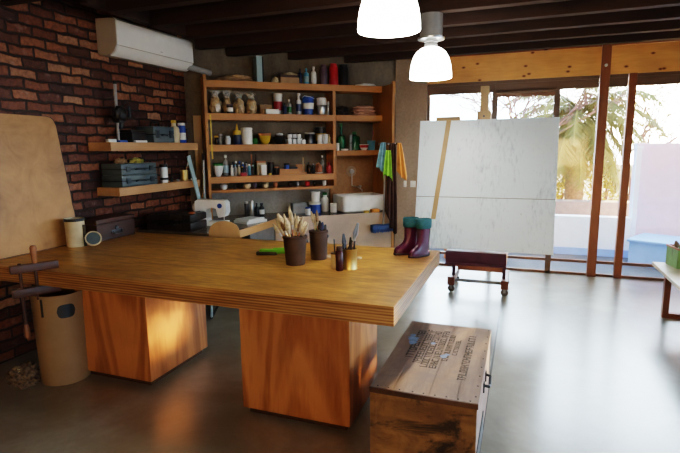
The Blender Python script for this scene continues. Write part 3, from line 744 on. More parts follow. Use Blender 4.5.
piece('yellow_block','little yellow block in front of the dark pots','block',MB().box(-.02,.02,-.015,.015,0,.025,.003),'yellow',at(4,.035,.25))
jar('dark pot left of the wooden tray',4,.075,.14,.04,.16,'black','darkbrown')
jar('dark squat pot with orange lid left of the wooden tray',4,.14,.19,.034,.10,'black','terra')
t=thing('wooden_tray','shallow orange wooden tray on the fourth shelf','tray',at(4,.29,.19),DROT)
MB().box(-.13,.13,-.07,.07,0,.012).box(-.13,.13,-.07,-.06,.012,.07).box(-.13,.13,.06,.07,.012,.07).box(-.13,-.12,-.06,.06,.012,.07).box(.12,.13,-.06,.06,.012,.07).build('tray',M['shelf'],t,smooth=0)
jar('blue jar sitting in the wooden tray',4,.27,.19,.035,.13,'blue','black'); bpy.context.view_layer.update()
piece('black_case','small black case lying in the wooden tray','case',MB().box(-.05,.05,-.03,.03,0,.08,.006),'black',at(4,.36,.19)+Vector((0,0,.0125)))
for o in [o for o in C.objects if o.get('label')=='blue jar sitting in the wooden tray']: o.location.z+=.0125
t=thing('wooden_rack','little wooden rack with tall back post beside the tray','rack',at(4,.485,.13),DROT)
MB().box(-.06,.06,-.05,.05,0,.02).box(-.06,.06,.03,.045,.02,.12).box(-.06,-.045,-.05,.03,.02,.09).build('rack',M['shelf'],t,smooth=0); MB().box(.03,.045,.02,.035,.02,.21).build('post',M['tan'],t,smooth=0)
bottle('dark brown bottle right of the wooden rack',4,.578,.17,.027,.15,'brownglass','black')
bottle('black bottle second right of the wooden rack',4,.632,.2,.023,.13,'black','grey')
piece('white_plate','small white plate under the brown lump of clay','plate',MB().lathe([(.035,0),(.058,.012),(.056,.016),(.03,.006),(0,.006)],20),'white',at(4,.70,.22))
piece('clay_lump','brown lump of clay on the small white plate','clay',MB().blob(.046,.042,.065,.25,2.5,6,3),'terra',at(4,.70,.22)+Vector((0,0,.0165)))
bottle('tall clear bottle between the clay lump and the red bottle',4,.785,.12,.03,.235,'clearglass','white')
bottle('red plastic bottle at the right end of the fourth shelf',4,.845,.21,.034,.145,'red','red',.4,.3)

# --- thin fifth shelf
mats5=['white','darkbrown','cream','purple','cream','terra','darkbrown','grey','red','brownglass','white']
for j,(s,wd) in enumerate(((-.535,.09),(-.40,.05),(-.246,.095),(-.145,.05),(-.009,.085),(.122,.06),(.323,.065),(.418,.04),(.556,.065),(.653,.04),(.79,.055))):
    nm={'white':'white','darkbrown':'dark brown','cream':'cream','purple':'mauve','terra':'rust','grey':'grey','red':'red','brownglass':'brown'}[mats5[j]]
    place=('at the left end','under the paint bottles, second along','under the red box','beside its wide cream neighbour','under the yellow block','left of centre','under the wooden tray','under the wooden rack','right of centre','under the clay lump','at the right end')[j]
    piece('little_pot','little %s pot on the thin lowest shelf %s'%(nm,place),'pot',MB().lathe([(wd*.35,0),(wd*.5,.02),(wd*.5,.055),(wd*.42,.064),(wd*.36,.06),(wd*.3,.02),(0,.02)],16),mats5[j],at(5,s,.17),group='little pots on the thin lowest shelf')
# yellow rule hanging from the second shelf edge
tag(MB().box(-.008,.008,-.004,.004,0,.52).build('yellow_ruler',M['yellow'],loc=dg(-.672,.3055,1.58),rotz=DROT,smooth=0),'thin yellow ruler hanging at the left end of the shelves','ruler')

# --- on the counter below the shelves
bottle('slim steel canister left of its twin on the counter',0,-.265,.17,.026,.185,'darksteel','steel',.8,.06,name='canister',cat='canister')
bottle('bright steel canister left of the black bottles on the counter',0,-.208,.22,.028,.195,'steel','steel',.8,.06,name='canister',cat='canister')
bottle('black bottle beside the bright steel canister on the counter',0,-.15,.25,.029,.17,'black','black',.35,.3)
bottle('black bottle with white label on the counter',0,-.085,.25,.033,.165,'black','black',.5,.25,lab='white')
t=thing('grey_box','grey box standing on the counter behind the brushes','box',at(0,.42,.2),DROT)
MB().box(-.095,.095,-.06,.06,0,.12,.004).build('carton',M['grey'],t,smooth=0); MB().box(-.097,.097,-.062,.062,.12,.135,.004).build('lid',M['grey'],t,smooth=0)
t=thing('blue_tub','blue tub with white rim standing on the counter','tub',at(0,.64,.22),DROT)
MB().lathe([(.075,0),(.082,.125),(0,.125)],24).build('tub',M['blue'],t); MB().lathe([(.086,.11),(.086,.135),(.08,.14),(0,.14)],24).build('rim',M['white'],t)
piece('white_pot','white pot stacked on the blue tub','pot',MB().lathe([(.052,0),(.06,.12),(.064,.122),(.064,.135),(.056,.135),(.05,.02),(0,.02)],20),'white',at(0,.645,.22)+Vector((0,0,.1405)))
bottle('white bottle with green cap left of the sink',0,.80,.16,.05,.255,'white','green',.5,.25)
jar('white lidded jar in front of the green capped bottle',0,.868,.31,.045,.12,'white','white')
jar('small white and blue jar before the grey box',0,.475,.42,.033,.10,'white','blue')
sk=thing('white_sink','white ceramic trough sink on the counter','sink',at(0,1.235,.30),DROT)
def rrect(hx,hy,r,z,n=6):
    o=[]
    for cx,cy,a0 in((hx-r,hy-r,0),(-hx+r,hy-r,90),(-hx+r,-hy+r,180),(hx-r,-hy+r,270)):
        for i in range(n+1):
            a=R(a0+90*i/n); o.append((cx+r*math.cos(a),cy+r*math.sin(a),z))
    return o
MB().loft([rrect(.27,.17,.05,0),rrect(.30,.20,.05,.02),rrect(.31,.21,.05,.21),rrect(.305,.205,.05,.22),rrect(.285,.185,.05,.215),rrect(.27,.17,.05,.06),rrect(.2,.1,.05,.05)]).build('basin',M['white'],sk)
MB().lathe([(.02,0),(.02,.003),(0,.003)],12,T(0,0,.05)).build('drain',M['steel'],sk)
piece('orange_sponge','orange sponge at the counter edge beside the sink','sponge',MB().box(-.06,.06,-.03,.03,0,.045,.012),'orangecloth',at(0,1.36,.555))
piece('yellow_sponge','small yellow sponge left of the orange sponge','sponge',MB().box(-.035,.035,-.022,.022,0,.03,.010),'yellow',at(0,1.235,.555))
tp=thing('wall_tap','wall tap with round escutcheon plate and drop pipe over the sink','tap',dg(1.245,.017,1.37),DROT)
MB().lathe([(.075,0),(.075,.008),(.03,.02),(0,.02)],24,RX(R(90))).build('plate',M['column'],tp)
MB().lathe([(.035,.018),(.03,.045),(0,.045)],18,RX(R(90))).build('valve',M['steel'],tp)
MB().tube([(0,-.03,-.02),(0,-.03,-.2),(.09,-.03,-.22),(.11,-.05,-.24),(.11,-.12,-.25),(.11,-.13,-.275)],.008,8).build('pipe',M['steel'],tp)
MB().lathe([(.014,0),(.02,.03),(.02,.04),(0,.04)],12,T(.11,-.06,-.235)).build('handle',M['steel'],tp)

# --- hanging at the end panel
PR=dg(1.60,.61,0)
br=thing('push_broom','broom with steel handle and wide blue bristle head hung on the end panel','broom',dg(1.43,.66,0),DROT)
MB().tube([(.02,0,1.36),(0,0,.70)],.013,10).build('handle',M['steel'],br)
MB().box(-.17,.17,-.04,.04,.63,.70,.012).build('block',M['broomblue'],br)
m=MB(); rr=random.Random(2)
for i in range(240):
    x=-.165+.33*rr.random(); y=-.035+.07*rr.random()
    m._add([(x-.006,y,.635),(x+.006,y,.635),(x+.01*rr.uniform(-1,1),y-.01,.585+.015*rr.random())],[(0,1,2)])
m.build('bristles',M['broomblue'],br,smooth=0)
def drape(name,label,cat,mat,s,off,ztop,w0,w1,h,seed,folds=3,tilt=0):
    rr=random.Random(seed); ph=rr.random()*6
    def fn(u,v):
        wd=w0+(w1-w0)*v**.7
        x=(u-.5)*wd+tilt*v; z=-v*h*(1-.18*abs(u-.5)*math.sin(ph+5*u)*2)
        y=.022*math.sin(u*folds*2*PI+ph)*(.4+.6*v)-.01
        return (x,y,z)
    m=MB().grid(fn,28,18); o=m.build(name,M[mat],smooth=80); o.location=dg(s,off,ztop); o.rotation_euler=(0,0,DROT)
    mod=o.modifiers.new('thick','SOLIDIFY'); mod.thickness=.006
    return tag(o,label,cat)
hk=thing('hook_rail','dark hook rail carrying the cloths on the end panel','hook rail',dg(1.50,.69,1.74),DROT)
MB().box(-.17,.16,-.012,.012,-.012,.012,.003).box(.10,.124,-.012,.085,-.012,.012).build('rail',M['plinth'],hk,smooth=0)
for x in(-.12,-.03,.06,.13): MB().tube([(x,-.012,0),(x,-.04,-.012),(x,-.045,.014)],.005,6).build('hook',M['steel'],hk)
drape('blue_cloth','blue grey cloth hanging leftmost on the hook rail','cloth','bluecloth',1.385,.75,1.76,.06,.13,.36,1,2,-.03)
drape('green_cloth','lime green cloth hanging below the blue grey cloth','cloth','greencloth',1.43,.79,1.66,.06,.13,.33,2,2,-.01)
drape('brown_apron','long dark brown apron hanging beside the broom','apron','coat',1.525,.72,1.74,.09,.16,1.08,3,3,.0)
drape('orange_cloth','orange cloth hanging rightmost on the hook rail','cloth','orangecloth',1.60,.77,1.75,.05,.15,.44,4,2,.05)
sw=thing('light_switch','narrow white light switch on the tan column','switch',(-1.59,6.999,1.13))
MB().box(-.02,.02,-.012,0,0,.09,.003).build('plate',M['white'],sw); MB().box(-.007,.007,-.017,-.012,.03,.06,.002).build('rocker',M['white'],sw)
sw=thing('light_switch','wide white light switch on the tan column, nearer the canvas','switch',(-1.475,6.999,1.13))
MB().box(-.038,.038,-.012,0,0,.09,.003).build('plate',M['white'],sw); MB().box(-.012,.012,-.017,-.012,.025,.065,.002).build('rocker',M['white'],sw)
TT=.8705   # table top
# ------------------------------------------------------------------ left wall: air conditioner and two plank shelves
ac=thing('air_conditioner','white split air conditioner high on the brick wall','air conditioner',(-3.899,4.44,2.60))
outl=[(0,0.02),(.0,.34),(.20,.33),(.235,.30),(.235,.085),(.20,.03),(.14,.0),(.03,.0)]
MB().prism(outl,-.585,.585,RX(R(90))).build('casing',M['offgrey'],ac)
MB().prism([(.236,.088),(.236,.31),(.205,.334),(.205,.338),(.243,.312),(.243,.088)],-.578,.578,RX(R(90))).build('front_panel',M['whiteplastic'],ac)
MB().prism([(.238,.078),(.203,.024),(.142,-.006),(.139,.004),(.198,.034),(.23,.082)],-.57,.57,RX(R(90))).build('louver',M['whiteplastic'],ac)
MB().box(.2425,.2445,.02,.055,.115,.122).build('badge',M['grey'],ac)
MB().tube([(.17,.50,.055),(.22,.66,.03),(.27,.86,.012)],.036,12).build('pipe_cover',M['grey'],ac)
for z0,y0,y1,nm,rl in ((1.690,3.64,4.965,'upper','tan bottles'),(1.258,3.70,4.965,'lower','two cases')):
    t=thing('plank_shelf','thick pale pine plank shelf on the brick wall, the %s of the two'%nm,'shelf',(-3.899,0,z0))
    MB().box(0,.28,y0,y1,0,.082,.004).build('plank',M['brickshelf'],t,smooth=0)
S1,S2=1.7725,1.3405
def wp(name,label,cat,mb,mat,x,y,z,rot=0,group=None): return piece(name,label,cat,mb,mat,(x,y,z),rot,group)
# --- upper plank
dr=thing('drill_stand','drill stand with pale column, black drill head and blue foot on the upper plank','drill stand',(-3.76,3.885,S1))
MB().box(-.07,.07,-.05,.05,0,.022,.006).build('base',M['blue'],dr,smooth=0)
MB().tube([(0,0,.02),(0,.01,.56)],.015,12).build('column',M['grey'],dr)
MB().lathe([(.02,0),(.02,.03),(0,.03)],12,T(0,.01,.56)).build('cap',M['black'],dr)
MB().blob(.055,.07,.085,.18,2.5,4,3,T(.02,.03,.21)).box(-.04,.05,-.02,.05,.19,.33,.012).tube([(.02,.03,.25),(.02,.03,.17),(.02,.02,.13)],.02,8).build('drill_head',M['black'],dr)
MB().tube([(.02,.06,.27),(.02,.15,.25),(.02,.15,.36)],.013,8).build('feed_lever',M['black'],dr)
MB().tube([(.0,.03,.3),(-.03,.14,.38),(-.03,.20,.42)],.004,6).build('cable',M['black'],dr)
wp('white_clip','small white clip lying at the near end of the upper plank','clip',MB().box(-.02,.02,-.05,.05,0,.03,.006),'white',-3.70,3.73,S1)
tb=thing('tool_box','flat black tool box between the drill stand and the blue grey case','tool box',(-3.76,4.06,S1))
MB().box(-.10,.10,-.095,.095,0,.10,.008).build('box',M['black'],tb); MB().box(-.095,.095,-.10,.09,.10,.125,.006).build('lid',M['blackleather'],tb)
wp('white_card','white card lying flat in front of the black tool box','card',MB().box(-.015,.015,-.08,.08,0,.02,.003),'white',-3.645,4.06,S1)
def case(label,x,y,z,w,d,h,group=None):
    t=thing('tool_case',label,'case',(x,y,z),0,group)
    MB().box(-d/2,d/2,-w/2,w/2,0,h*.48,.012).build('shell',M['bluegrey'],t)
    MB().box(-d/2,d/2,-w/2,w/2,h*.52,h,.012).build('lid',M['bluegrey'],t)
    MB().box(-d/2+.006,d/2-.006,-w/2+.006,w/2-.006,h*.46,h*.54).build('seam',M['black'],t,smooth=0)
    for y_ in(-w*.33,w*.33): MB().box(d/2-.002,d/2+.010,y_-.028,y_+.028,h*.28,h*.76,.004).build('latch',M['bluegrey_d'],t)
    MB().tube([(d/2,-w*.13,h*.45),(d/2+.02,-w*.12,h*.5),(d/2+.022,w*.12,h*.5),(d/2,w*.13,h*.45)],.009,8).build('handle',M['bluegrey_d'],t)
    return t
c1=case('blue grey tool case with arched handle on the upper plank',-3.76,4.415,S1,.33,.24,.17)
MB().tube([(0,-.07,.165),(0,-.055,.215),(0,.055,.215),(0,.07,.165)],.011,8).build('top_handle',M['black'],c1)
t=bottle('cream bottle with yellow cap on the upper plank',1,0,0,.058,.25,'cream','yellow',.42,.28); t.location=(-3.705,4.66,S1); t.rotation_euler=(0,0,0)
t=bottle('blue can at the far end of the upper plank',1,0,0,.045,.225,'blue','white',.75,.12,lab='white',name='spray_can',cat='can'); t.location=(-3.71,4.80,S1); t.rotation_euler=(0,0,0)
# --- lower plank
case('blue grey case at the bottom of the stack on the lower plank',-3.75,3.995,S2,.50,.26,.115)
case('blue grey case on top of the stack on the lower plank',-3.75,3.995,S2+.116,.49,.255,.11)
Z2=S2+.2265
for j,(y,x,l,mt,w_) in enumerate(((3.86,-3.73,'crumpled tan scrap on the stacked cases, nearest the drill stand','paper',.05),(3.95,-3.80,'dark scrap of wire on the stacked cases','black',.04),(4.06,-3.72,'loose green leaf scrap on top of the stacked cases','bush',.06),(4.16,-3.78,'dark tangle at the far end of the stacked cases','darkcloth',.055))):
    wp('scrap',l,'scrap',MB().blob(w_,w_*1.2,.03,.55,3.5,40+j,3),mt,x,y,Z2)
t=jar('white jar with black bands on the lower plank',2,0,0,.042,.20,'white','black'); t.location=(-3.70,4.44,S2); MB().lathe([(.0435,.03),(.0435,.055)],18).build('band',M['black'],t)
wp('little_bottle','tiny dark bottle on the lower plank beyond the banded jar','bottle',MB().lathe([(.016,0),(.018,.04),(.008,.055),(.008,.075),(0,.075)],12),'black',-3.70,4.56,S2)
wp('grey_disc','small grey disc lying on the lower plank','disc',MB().lathe([(.018,0),(.018,.02),(0,.022)],12),'grey',-3.68,4.64,S2)
gj=wp('brush_jar','amber jar holding a brush at the far end of the lower plank','jar',MB().lathe([(.042,0),(.047,.12),(.043,.12),(.037,.01),(0,.01)],16),'gold',-3.71,4.80,S2)
def brush(label,base,tip,r=.006,hm='handlewood',bm='bristle',wd=1.6,bl=.22,group=None):
    base=Vector(base); tip=Vector(tip); t=thing('paintbrush',label,'paintbrush',base,0,group); v=tip-base; L=v.length; u=v.normalized()
    MB().tube([(0,0,0),u*L*.35,u*L*.68],r,7,rs=[r*.6,r,r*.8]).build('handle',M[hm],t)
    MB().tube([u*L*.66,u*L*(1-bl)],r*wd*.9,8,rs=[r*.95,r*wd]).build('ferrule',M['ferrule'],t)
    MB().tube([u*L*(1-bl-.01),u*L*(1-bl*.5),u*L],r,8,rs=[r*wd,r*wd*1.25,r*wd*.45]).build('bristles',M[bm],t); return t
brush('thin brush leaning out of the amber jar on the lower plank',(-3.71,4.79,S2+.013),(-3.69,4.87,S2+.24),.004)
wp('white_eraser','small white eraser at the far tip of the lower plank','eraser',MB().box(-.02,.02,-.03,.03,0,.02,.005),'white',-3.68,4.93,S2)

# --- things leaning in the corner
def lean(name,label,cat,mat,x,y,z0,w_,th,L,tilt,rot): 
    m=MB().box(-w_/2,w_/2,-th/2,th/2,0,L,.003); o=m.build(name,M[mat],smooth=0); o.location=(x,y,z0); o.rotation_euler=(0,tilt,rot); return tag(o,label,cat)
o=MB().box(-.008,.008,-.028,.028,0,.80,.003).build('grey_strip',M['palebluegrey'],smooth=0); o.location=(-3.56,4.93,.8605); o.rotation_euler=(R(17),0,0); tag(o,'pale blue grey strip leaning in the corner across the lower plank shelf','strip')
lean('brown_board','tall brown board standing in the corner left of the shelves','board','tan',*dg(-.80,.03,.8505),.095,.02,1.255,R(0),DROT)
lean('dark_stick','dark stick leaning against the left end of the shelves','stick','darkbrown',*dg(-.775,.20,.8505),.035,.03,.80,R(.6),DROT)
lean('grey_pole','slim grey pole leaning left of the shelves beside the dark stick','pole','grey',*dg(-.79,.29,.8505),.025,.025,.72,R(1),DROT)
wp('white_rag','white rag lump behind the sewing machine','rag',MB().blob(.035,.035,.08,.35,3,14,3),'white',*dg(-.76,.36,.8505))

# --- painting leaning on the brick wall
m=MB(); n=26; rr=random.Random(9)
edge=[(1.75,0)]+[(3.29,0)]
outl=[(0,0),(1.59,0)]+[(1.59-.004*i+.008*rr.random(),.07*i) for i in range(1,16)]+[(1.515,1.10),(1.49,1.12),(1.45,1.128),(0,1.14)]
pt=thing('leaning_painting','large ochre brown painting leaning against the brick wall','painting',(-3.765,1.75,TT))
ang=math.atan2(.10,1.13)
MP=RY(-ang)@Matrix(((0,0,1,0),(1,0,0,0),(0,1,0,0),(0,0,0,1)))
MB().prism(outl,-.02,-.001,MP).build('backing',M['darkbrown'],pt,smooth=0)
MB().prism([(a*.993,.006+b*.99) for a,b in outl],-.001,.003,MP).build('painted_face',M['painting'],pt,smooth=0)

# ------------------------------------------------------------------ on the table, left end
cl=thing('wooden_clamp','dark wooden handscrew clamp gripping the front edge of the table','clamp',(-3.17,2.444,0))
a=R(62)
ux=Vector((math.cos(a),math.sin(a),0)); 
def jaw(z0,z1,l0,l1):
    return MB().box(l0,l1,-.028,.028,z0,z1,.006,RZ(a))
jaw(TT,.925,-.175,.12).build('upper_jaw',M['jaw'],cl); jaw(.70,.7595,-.175,.12).build('lower_jaw',M['jaw'],cl)
for l,za,zb,h in((-.115,.47,.935,-1),(-.078+.055,.66,1.0,1)):
    sc=MB().tube([ux*l+Vector((0,0,za)),ux*l+Vector((0,0,zb))],.011,10).build('screw',M['jaw'],cl)
    if h>0: MB().lathe([(.012,.92),(.017,.94),(.02,1.0),(.023,1.035),(.016,1.05),(0,1.052)],14,T(*(ux*l))).build('handle',M['knobwood'],sc)
    else: MB().lathe([(0,.40),(.016,.402),(.022,.42),(.018,.47),(.013,.50),(.0,.50)],14,T(*(ux*l))).build('handle',M['knobwood'],sc)
t=thing('cream_tin','tall cream tin standing at the left end of the table','tin',(-3.66,3.20,TT))
MB().lathe([(.078,0),(.078,.235),(.081,.238),(.081,.244),(.076,.246),(.074,.24),(.072,.02),(0,.02)],28).build('body',M['cream'],t)
MB().lathe([(.0825,.222),(.0825,.246),(.077,.247),(.077,.225)],28).build('rim',M['black'],t)
t=thing('round_lid','small round lid with dark green face leaning on the cream tin','lid',(-3.50,3.235,TT))
MQ=T(0,0,.066)@RZ(R(-38))@RY(R(62))
MB().lathe([(.066,0),(.068,.012),(.06,.016),(.056,.01),(0,.01)],28,MQ).build('rim',M['cream'],t); MB().lathe([(.056,.0105),(.0,.0112)],24,MQ).build('face',M['bluegrey'],t)
t=wp('palette_knife','dark palette knife standing against the cream tin','palette knife',MB().box(-.012,.012,-.004,.004,0,.19,.003),'black',-3.573,3.215,TT+.001,R(40))
ch=thing('wooden_chest','dark brown wooden chest with ornate handle at the back left of the table','chest',(-3.74,3.62,TT))
MB().box(-.10,.13,-.235,.235,0,.155,.006).build('body',M['chest'],ch,smooth=0); MB().box(-.105,.135,-.24,.24,.158,.20,.008).build('lid',M['chest'],ch,smooth=0)
m=MB().box(.131,.138,-.07,.07,.055,.085,.002).lathe([(.024,0),(.02,.008),(0,.01)],14,T(.131,0,.10)@RY(R(90)))
m.tube([(.137,-.055,.08),(.15,-.045,.05),(.15,.045,.05),(.137,.055,.08)],.006,8).build('handle',M['darksteel'],ch)

# ------------------------------------------------------------------ behind the table: counter things
bc=thing('black_case','black ribbed hard case on the counter behind the table','case',(-3.50,4.36,.8505),R(4))
MB().box(-.27,.27,-.16,.16,0,.09,.018).build('shell',M['blackleather'],bc); MB().box(-.27,.27,-.16,.16,.094,.175,.022).build('lid',M['blackleather'],bc)
for x in(-.14,.02,.18): MB().box(x-.012,x+.012,-.163,.163,.02,.179,.004).build('rib',M['black'],bc)
for x in(-.06,.10): MB().box(x-.022,x+.022,-.172,-.158,.065,.12,.004).build('latch',M['darksteel'],bc)
MB().tube([(.04-.06,-.16,.07),(.04-.05,-.195,.07),(.04+.05,-.195,.07),(.04+.06,-.16,.07)],.010,8).build('handle',M['black'],bc)
bk=wp('red_tag','red tag sticking out at the right end of the black case','tag',MB().box(-.035,.035,-.015,.015,0,.02,.003),'terra',-2.925,4.29,.99); bk.location=(-3.27,4.32,1.0265)
sm=thing('sewing_machine','white sewing machine with blue dot on the counter','sewing machine',(-3.27,4.68,.8505),R(12))
out=[(-.19,0),(.19,0),(.19,.05),(-.03,.05),(-.045,.065),(-.05,.17),(-.035,.20),(.02,.215),(.075,.205),(.085,.16),(.10,.10),(.125,.10),(.18,.11),(.205,.16),(.20,.27),(.175,.30),(-.15,.31),(-.185,.29),(-.19,.24)]
m=MB(); b2=bmesh.new()
out=[(x*.93,z*.95) for x,z in out]; vs_=[b2.verts.new((x,-.075,z)) for x,z in out]; f_=b2.faces.new(vs_); ex=bmesh.ops.extrude_face_region(b2,geom=[f_]); bmesh.ops.translate(b2,verts=[v for v in ex['geom'] if isinstance(v,bmesh.types.BMVert)],vec=(0,.15,0))
bmesh.ops.recalc_face_normals(b2,faces=b2.faces[:])
bmesh.ops.bevel(b2,geom=[e for e in b2.edges if len(e.link_faces)==2 and e.calc_face_angle(0)>.9 and abs(e.verts[0].co.y-e.verts[1].co.y)<.01],offset=.012,segments=2,affect='EDGES')
b2.verts.index_update(); m._add([v.co.copy() for v in b2.verts],[[v.index for v in f.verts] for f in b2.faces]); b2.free()
m.build('body',M['whiteplastic'],sm)
MB().lathe([(.028,0),(.026,.006),(0,.007)],18,T(.12,-.075,.226)@RX(R(90))).build('emblem',M['blue'],sm)
MB().lathe([(.05,0),(.05,.03),(.042,.036),(0,.036)],20,T(-.177,0,.2)@RY(R(-90))).build('handwheel',M['offgrey'],sm)
MB().tube([(.139,-.0,.106),(.139,0,.043)],.006,8).build('needle_bar',M['steel'],sm)
t=thing('white_books','short pile of white papers and a book on the counter edge','book',(-2.97,5.00,.8505),R(-20))
MB().box(-.12,.12,-.15,.15,0,.028,.003).build('book',M['white'],t,smooth=0); MB().box(-.11,.10,-.14,.13,.029,.05,.003,RZ(.15)).build('papers',M['whiteplastic'],t,smooth=0)
# chair tucked behind the table
cr=thing('plywood_chair','pale plywood chair with rounded back on black legs behind the table','chair',(-2.82,4.285,0),R(25))
def seat(u,v):
    x=(u-.5)*.40; y=(v-.5)*.40; return (x*(1-.12*v),y,.455-.018*math.cos(x*6)*math.cos(y*4)+.03*max(0,.3-v))
MB().grid(seat,14,14).build('seat',M['chairwood'],cr,smooth=80).modifiers.new('t','SOLIDIFY').thickness=.014
outb=[]
for i in range(25):
    q=PI*i/24; outb.append((.15*math.cos(q),.15*math.sin(q)**.8))
outb=[(.15,-.16)]+outb+[(-.15,-.16)]
m=MB(); rings=[]
bmv=[(x,-.215-.05*(1-(x/.15)**2)-.02*z,.86+z) for x,z in outb]; bmv2=[(x,y+.013,z) for x,y,z in bmv]
m.loft([bmv,bmv2]).build('backrest',M['chairwood'],cr)
for sg in(-1,1):
    MB().tube([(sg*.17,-.20,.0135),(sg*.17,.20,.0135)],.013,8).build('foot_rail',M['black'],cr)
    MB().tube([(sg*.17,-.19,.0135),(sg*.165,-.12,.44)],.012,8).build('leg',M['palebluegrey'],cr)
    MB().tube([(sg*.17,.19,.0135),(sg*.165,.13,.44)],.012,8).build('leg',M['palebluegrey'],cr)
    MB().tube([(sg*.12,-.15,.445),(sg*.12,-.235,.56),(sg*.12,-.235,.76)],.011,8).build('back_stay',M['black'],cr)

# ------------------------------------------------------------------ on the table, middle
db=thing('dust_brush','lime green dust brush with black bristles lying on the table','brush',(-1.80,3.40,TT),R(14))
MB().tube([(-.02,0,.03),(.06,0,.034),(.13,0,.022),(.19,0,.018)],.017,10,rs=[.026,.024,.015,.013]).box(-.13,.03,-.024,.024,.026,.046,.008).build('handle',M['limegreen'],db)
MB().box(-.155,.01,-.03,.03,0,.028,.008).build('bristles',M['black'],db)
def bucket(label,x,y,r0,r1,h,rot):
    t=thing('brush_bucket',label,'bucket',(x,y,TT),rot)
    MB().lathe([(r0,0),(r1,h),(r1-.005,h),(r0-.004,.01),(0,.01)],32).build('body',M['brownleather'],t)
    MB().lathe([(r1-.001,h-.012),(r1+.003,h-.012),(r1+.003,h+.002),(r1-.004,h+.002)],32).build('rim',M['darkbrown'],t)
    for sg in(1,): MB().lathe([(.014,0),(.014,.008),(.006,.013),(0,.013)],12,T(r1-.004,0,h-.04)@RY(R(90))).build('rivet',M['darksteel'],t)
    return t
B1=(-1.52,3.165); B2=(-1.425,3.375)
bucket('brown brush bucket in front, crowded with pale bristled brushes',*B1,.068,.087,.205,R(35))
bucket('brown brush bucket behind the front one with a few dark brushes',*B2,.060,.070,.215,R(10))
rr=random.Random(21)
adj=['leftmost brush fanning out of the front bucket','second brush from the left in the front bucket, thin handled','thick round brush at the left side of the front bucket','long brush with dark bristles near the left of the front bucket','pale brush standing tallest in the left half of the front bucket','front brush with wide flat bristles in the front bucket','slim brush in the middle of the front bucket','stubby brush in the middle of the front bucket','tall brush just right of the middle of the front bucket','broad headed brush in the right half of the front bucket','dark bristled brush in the right half of the front bucket','rearmost brush of the front bucket','short brush at the right rim of the front bucket','rightmost brush leaning over the rim of the front bucket']
for i,l in enumerate(adj):
    f=i/13-.5; up_=.31+.09*rr.random()-.10*abs(f)
    dx=Vector((.93,.34,0)); dy=Vector((-.34,.93,0))
    b0=Vector((B1[0],B1[1],TT+.014))-dx*(f*.05)+dy*rr.uniform(-.03,.03)
    tip=Vector((B1[0],B1[1],TT+up_+.02))+dx*(f*.26-.03)+dy*rr.uniform(-.05,.05)
    big=i in(2,5,9,12)
    brush(l,b0,tip,.0085 if big else .0062,['handlewood','handlewood','gold','terra'][i%4] if i not in(6,10) else 'burgundy','bristle2' if i in(3,10) else 'bristle',2.2 if big else 1.7,.24,'brushes in the front bucket')
adj2=['left brush of the rear bucket with yellow handle','green handled brush in the rear bucket','pale brush in the middle of the rear bucket','stout black handled brush in the rear bucket','navy handled brush at the right of the rear bucket','rightmost dark stub in the rear bucket']
for i,l in enumerate(adj2):
    f=i/5-.5; dx=Vector((.93,.34,0)); dy=Vector((-.34,.93,0))
    b0=Vector((B2[0],B2[1],TT+.014))-dx*f*.04; tip=Vector((B2[0],B2[1],TT+(.36,.34,.37,.29,.28,.26)[i]))+dx*f*.11+dy*rr.uniform(-.03,.03)
    brush(l,b0,tip,.0085 if i>2 else .0065,['gold','green','handlewood','black','dkblue','black'][i],['bristle','bristle','bristle2','black','dkblue','black'][i],1.6,.24,'brushes in the rear bucket')
t=thing('tool_tin','brass coloured tin full of metal tools on the table','tin',(-1.10,3.155,TT))
MB().lathe([(.052,0),(.052,.006),(.050,.012),(.050,.132),(.0525,.136),(.0525,.142),(.049,.142),(.046,.01),(0,.01)],28).build('body',M['gold'],t)
def pliers(label,x,y,z,L,tilt,rot,mat):
    t=thing('pliers',label,'pliers',(x,y,z),rot)
    Q=RY(tilt)
    m=MB()
    for sg in(-1,1):
        m.tube([Q@Vector((sg*.020,0,0)),Q@Vector((sg*.024,0,L*.35)),Q@Vector((sg*.006,0,L*.62))],.0065,8)
    m.build('handles',M[mat],t)
    mat2='darksteel'
    m=MB()
    for sg in(-1,1): m.tube([Q@Vector((-sg*.004,0,L*.60)),Q@Vector((sg*.009,0,L*.76)),Q@Vector((sg*.003,0,L))],.008,8,rs=[.011,.010,.004])
    m.lathe([(.013,-.008),(.013,.008),(0,.008)],12,Q@T(0,0,L*.63)@RX(R(90))).build('jaws',M['steel' if L>.3 else 'darksteel'],t)
pliers('long steel pliers leaning highest out of the brass tin',-1.125,3.16,TT+.014,.315,R(15),R(10),'darksteel')
pliers('dark handled pliers in the left of the brass tin',-1.128,3.145,TT+.014,.235,R(-4),R(60),'black')
pliers('short pliers at the back of the brass tin',-1.105,3.18,TT+.014,.205,R(2),R(-40),'darksteel')
t=thing('burgundy_bottle','slim burgundy bottle standing in front of the brass tin','bottle',(-1.150,3.085,TT))
MB().lathe([(.025,0),(.027,.004),(.027,.13),(.02,.14),(0,.14)],20).build('body',M['burgundy'],t); MB().lathe([(.022,.14),(.022,.162),(.018,.167),(0,.167)],18).build('cap',M['darkbrown'],t)
t=thing('small_tin','dull small tin left of the burgundy bottle','tin',(-1.207,3.15,TT))
MB().lathe([(.030,0),(.031,.105),(.028,.105),(.026,.01),(0,.01)],20).build('body',M['cream'],t); MB().lathe([(.0315,.1),(.0325,.108),(.027,.108)],20).build('rim',M['darksteel'],t)
wp('metal_file','slim steel file standing in the dull small tin','file',MB().tube([(0,0,0),(-.008,0,.19)],.005,6),'darksteel',-1.205,3.15,TT+.0125)
wp('white_dish','small white dish lying behind the brass tin, toward the buckets','dish',MB().lathe([(.038,0),(.042,.012),(.03,.016),(0,.017)],20),'white',-1.355,3.45,TT)
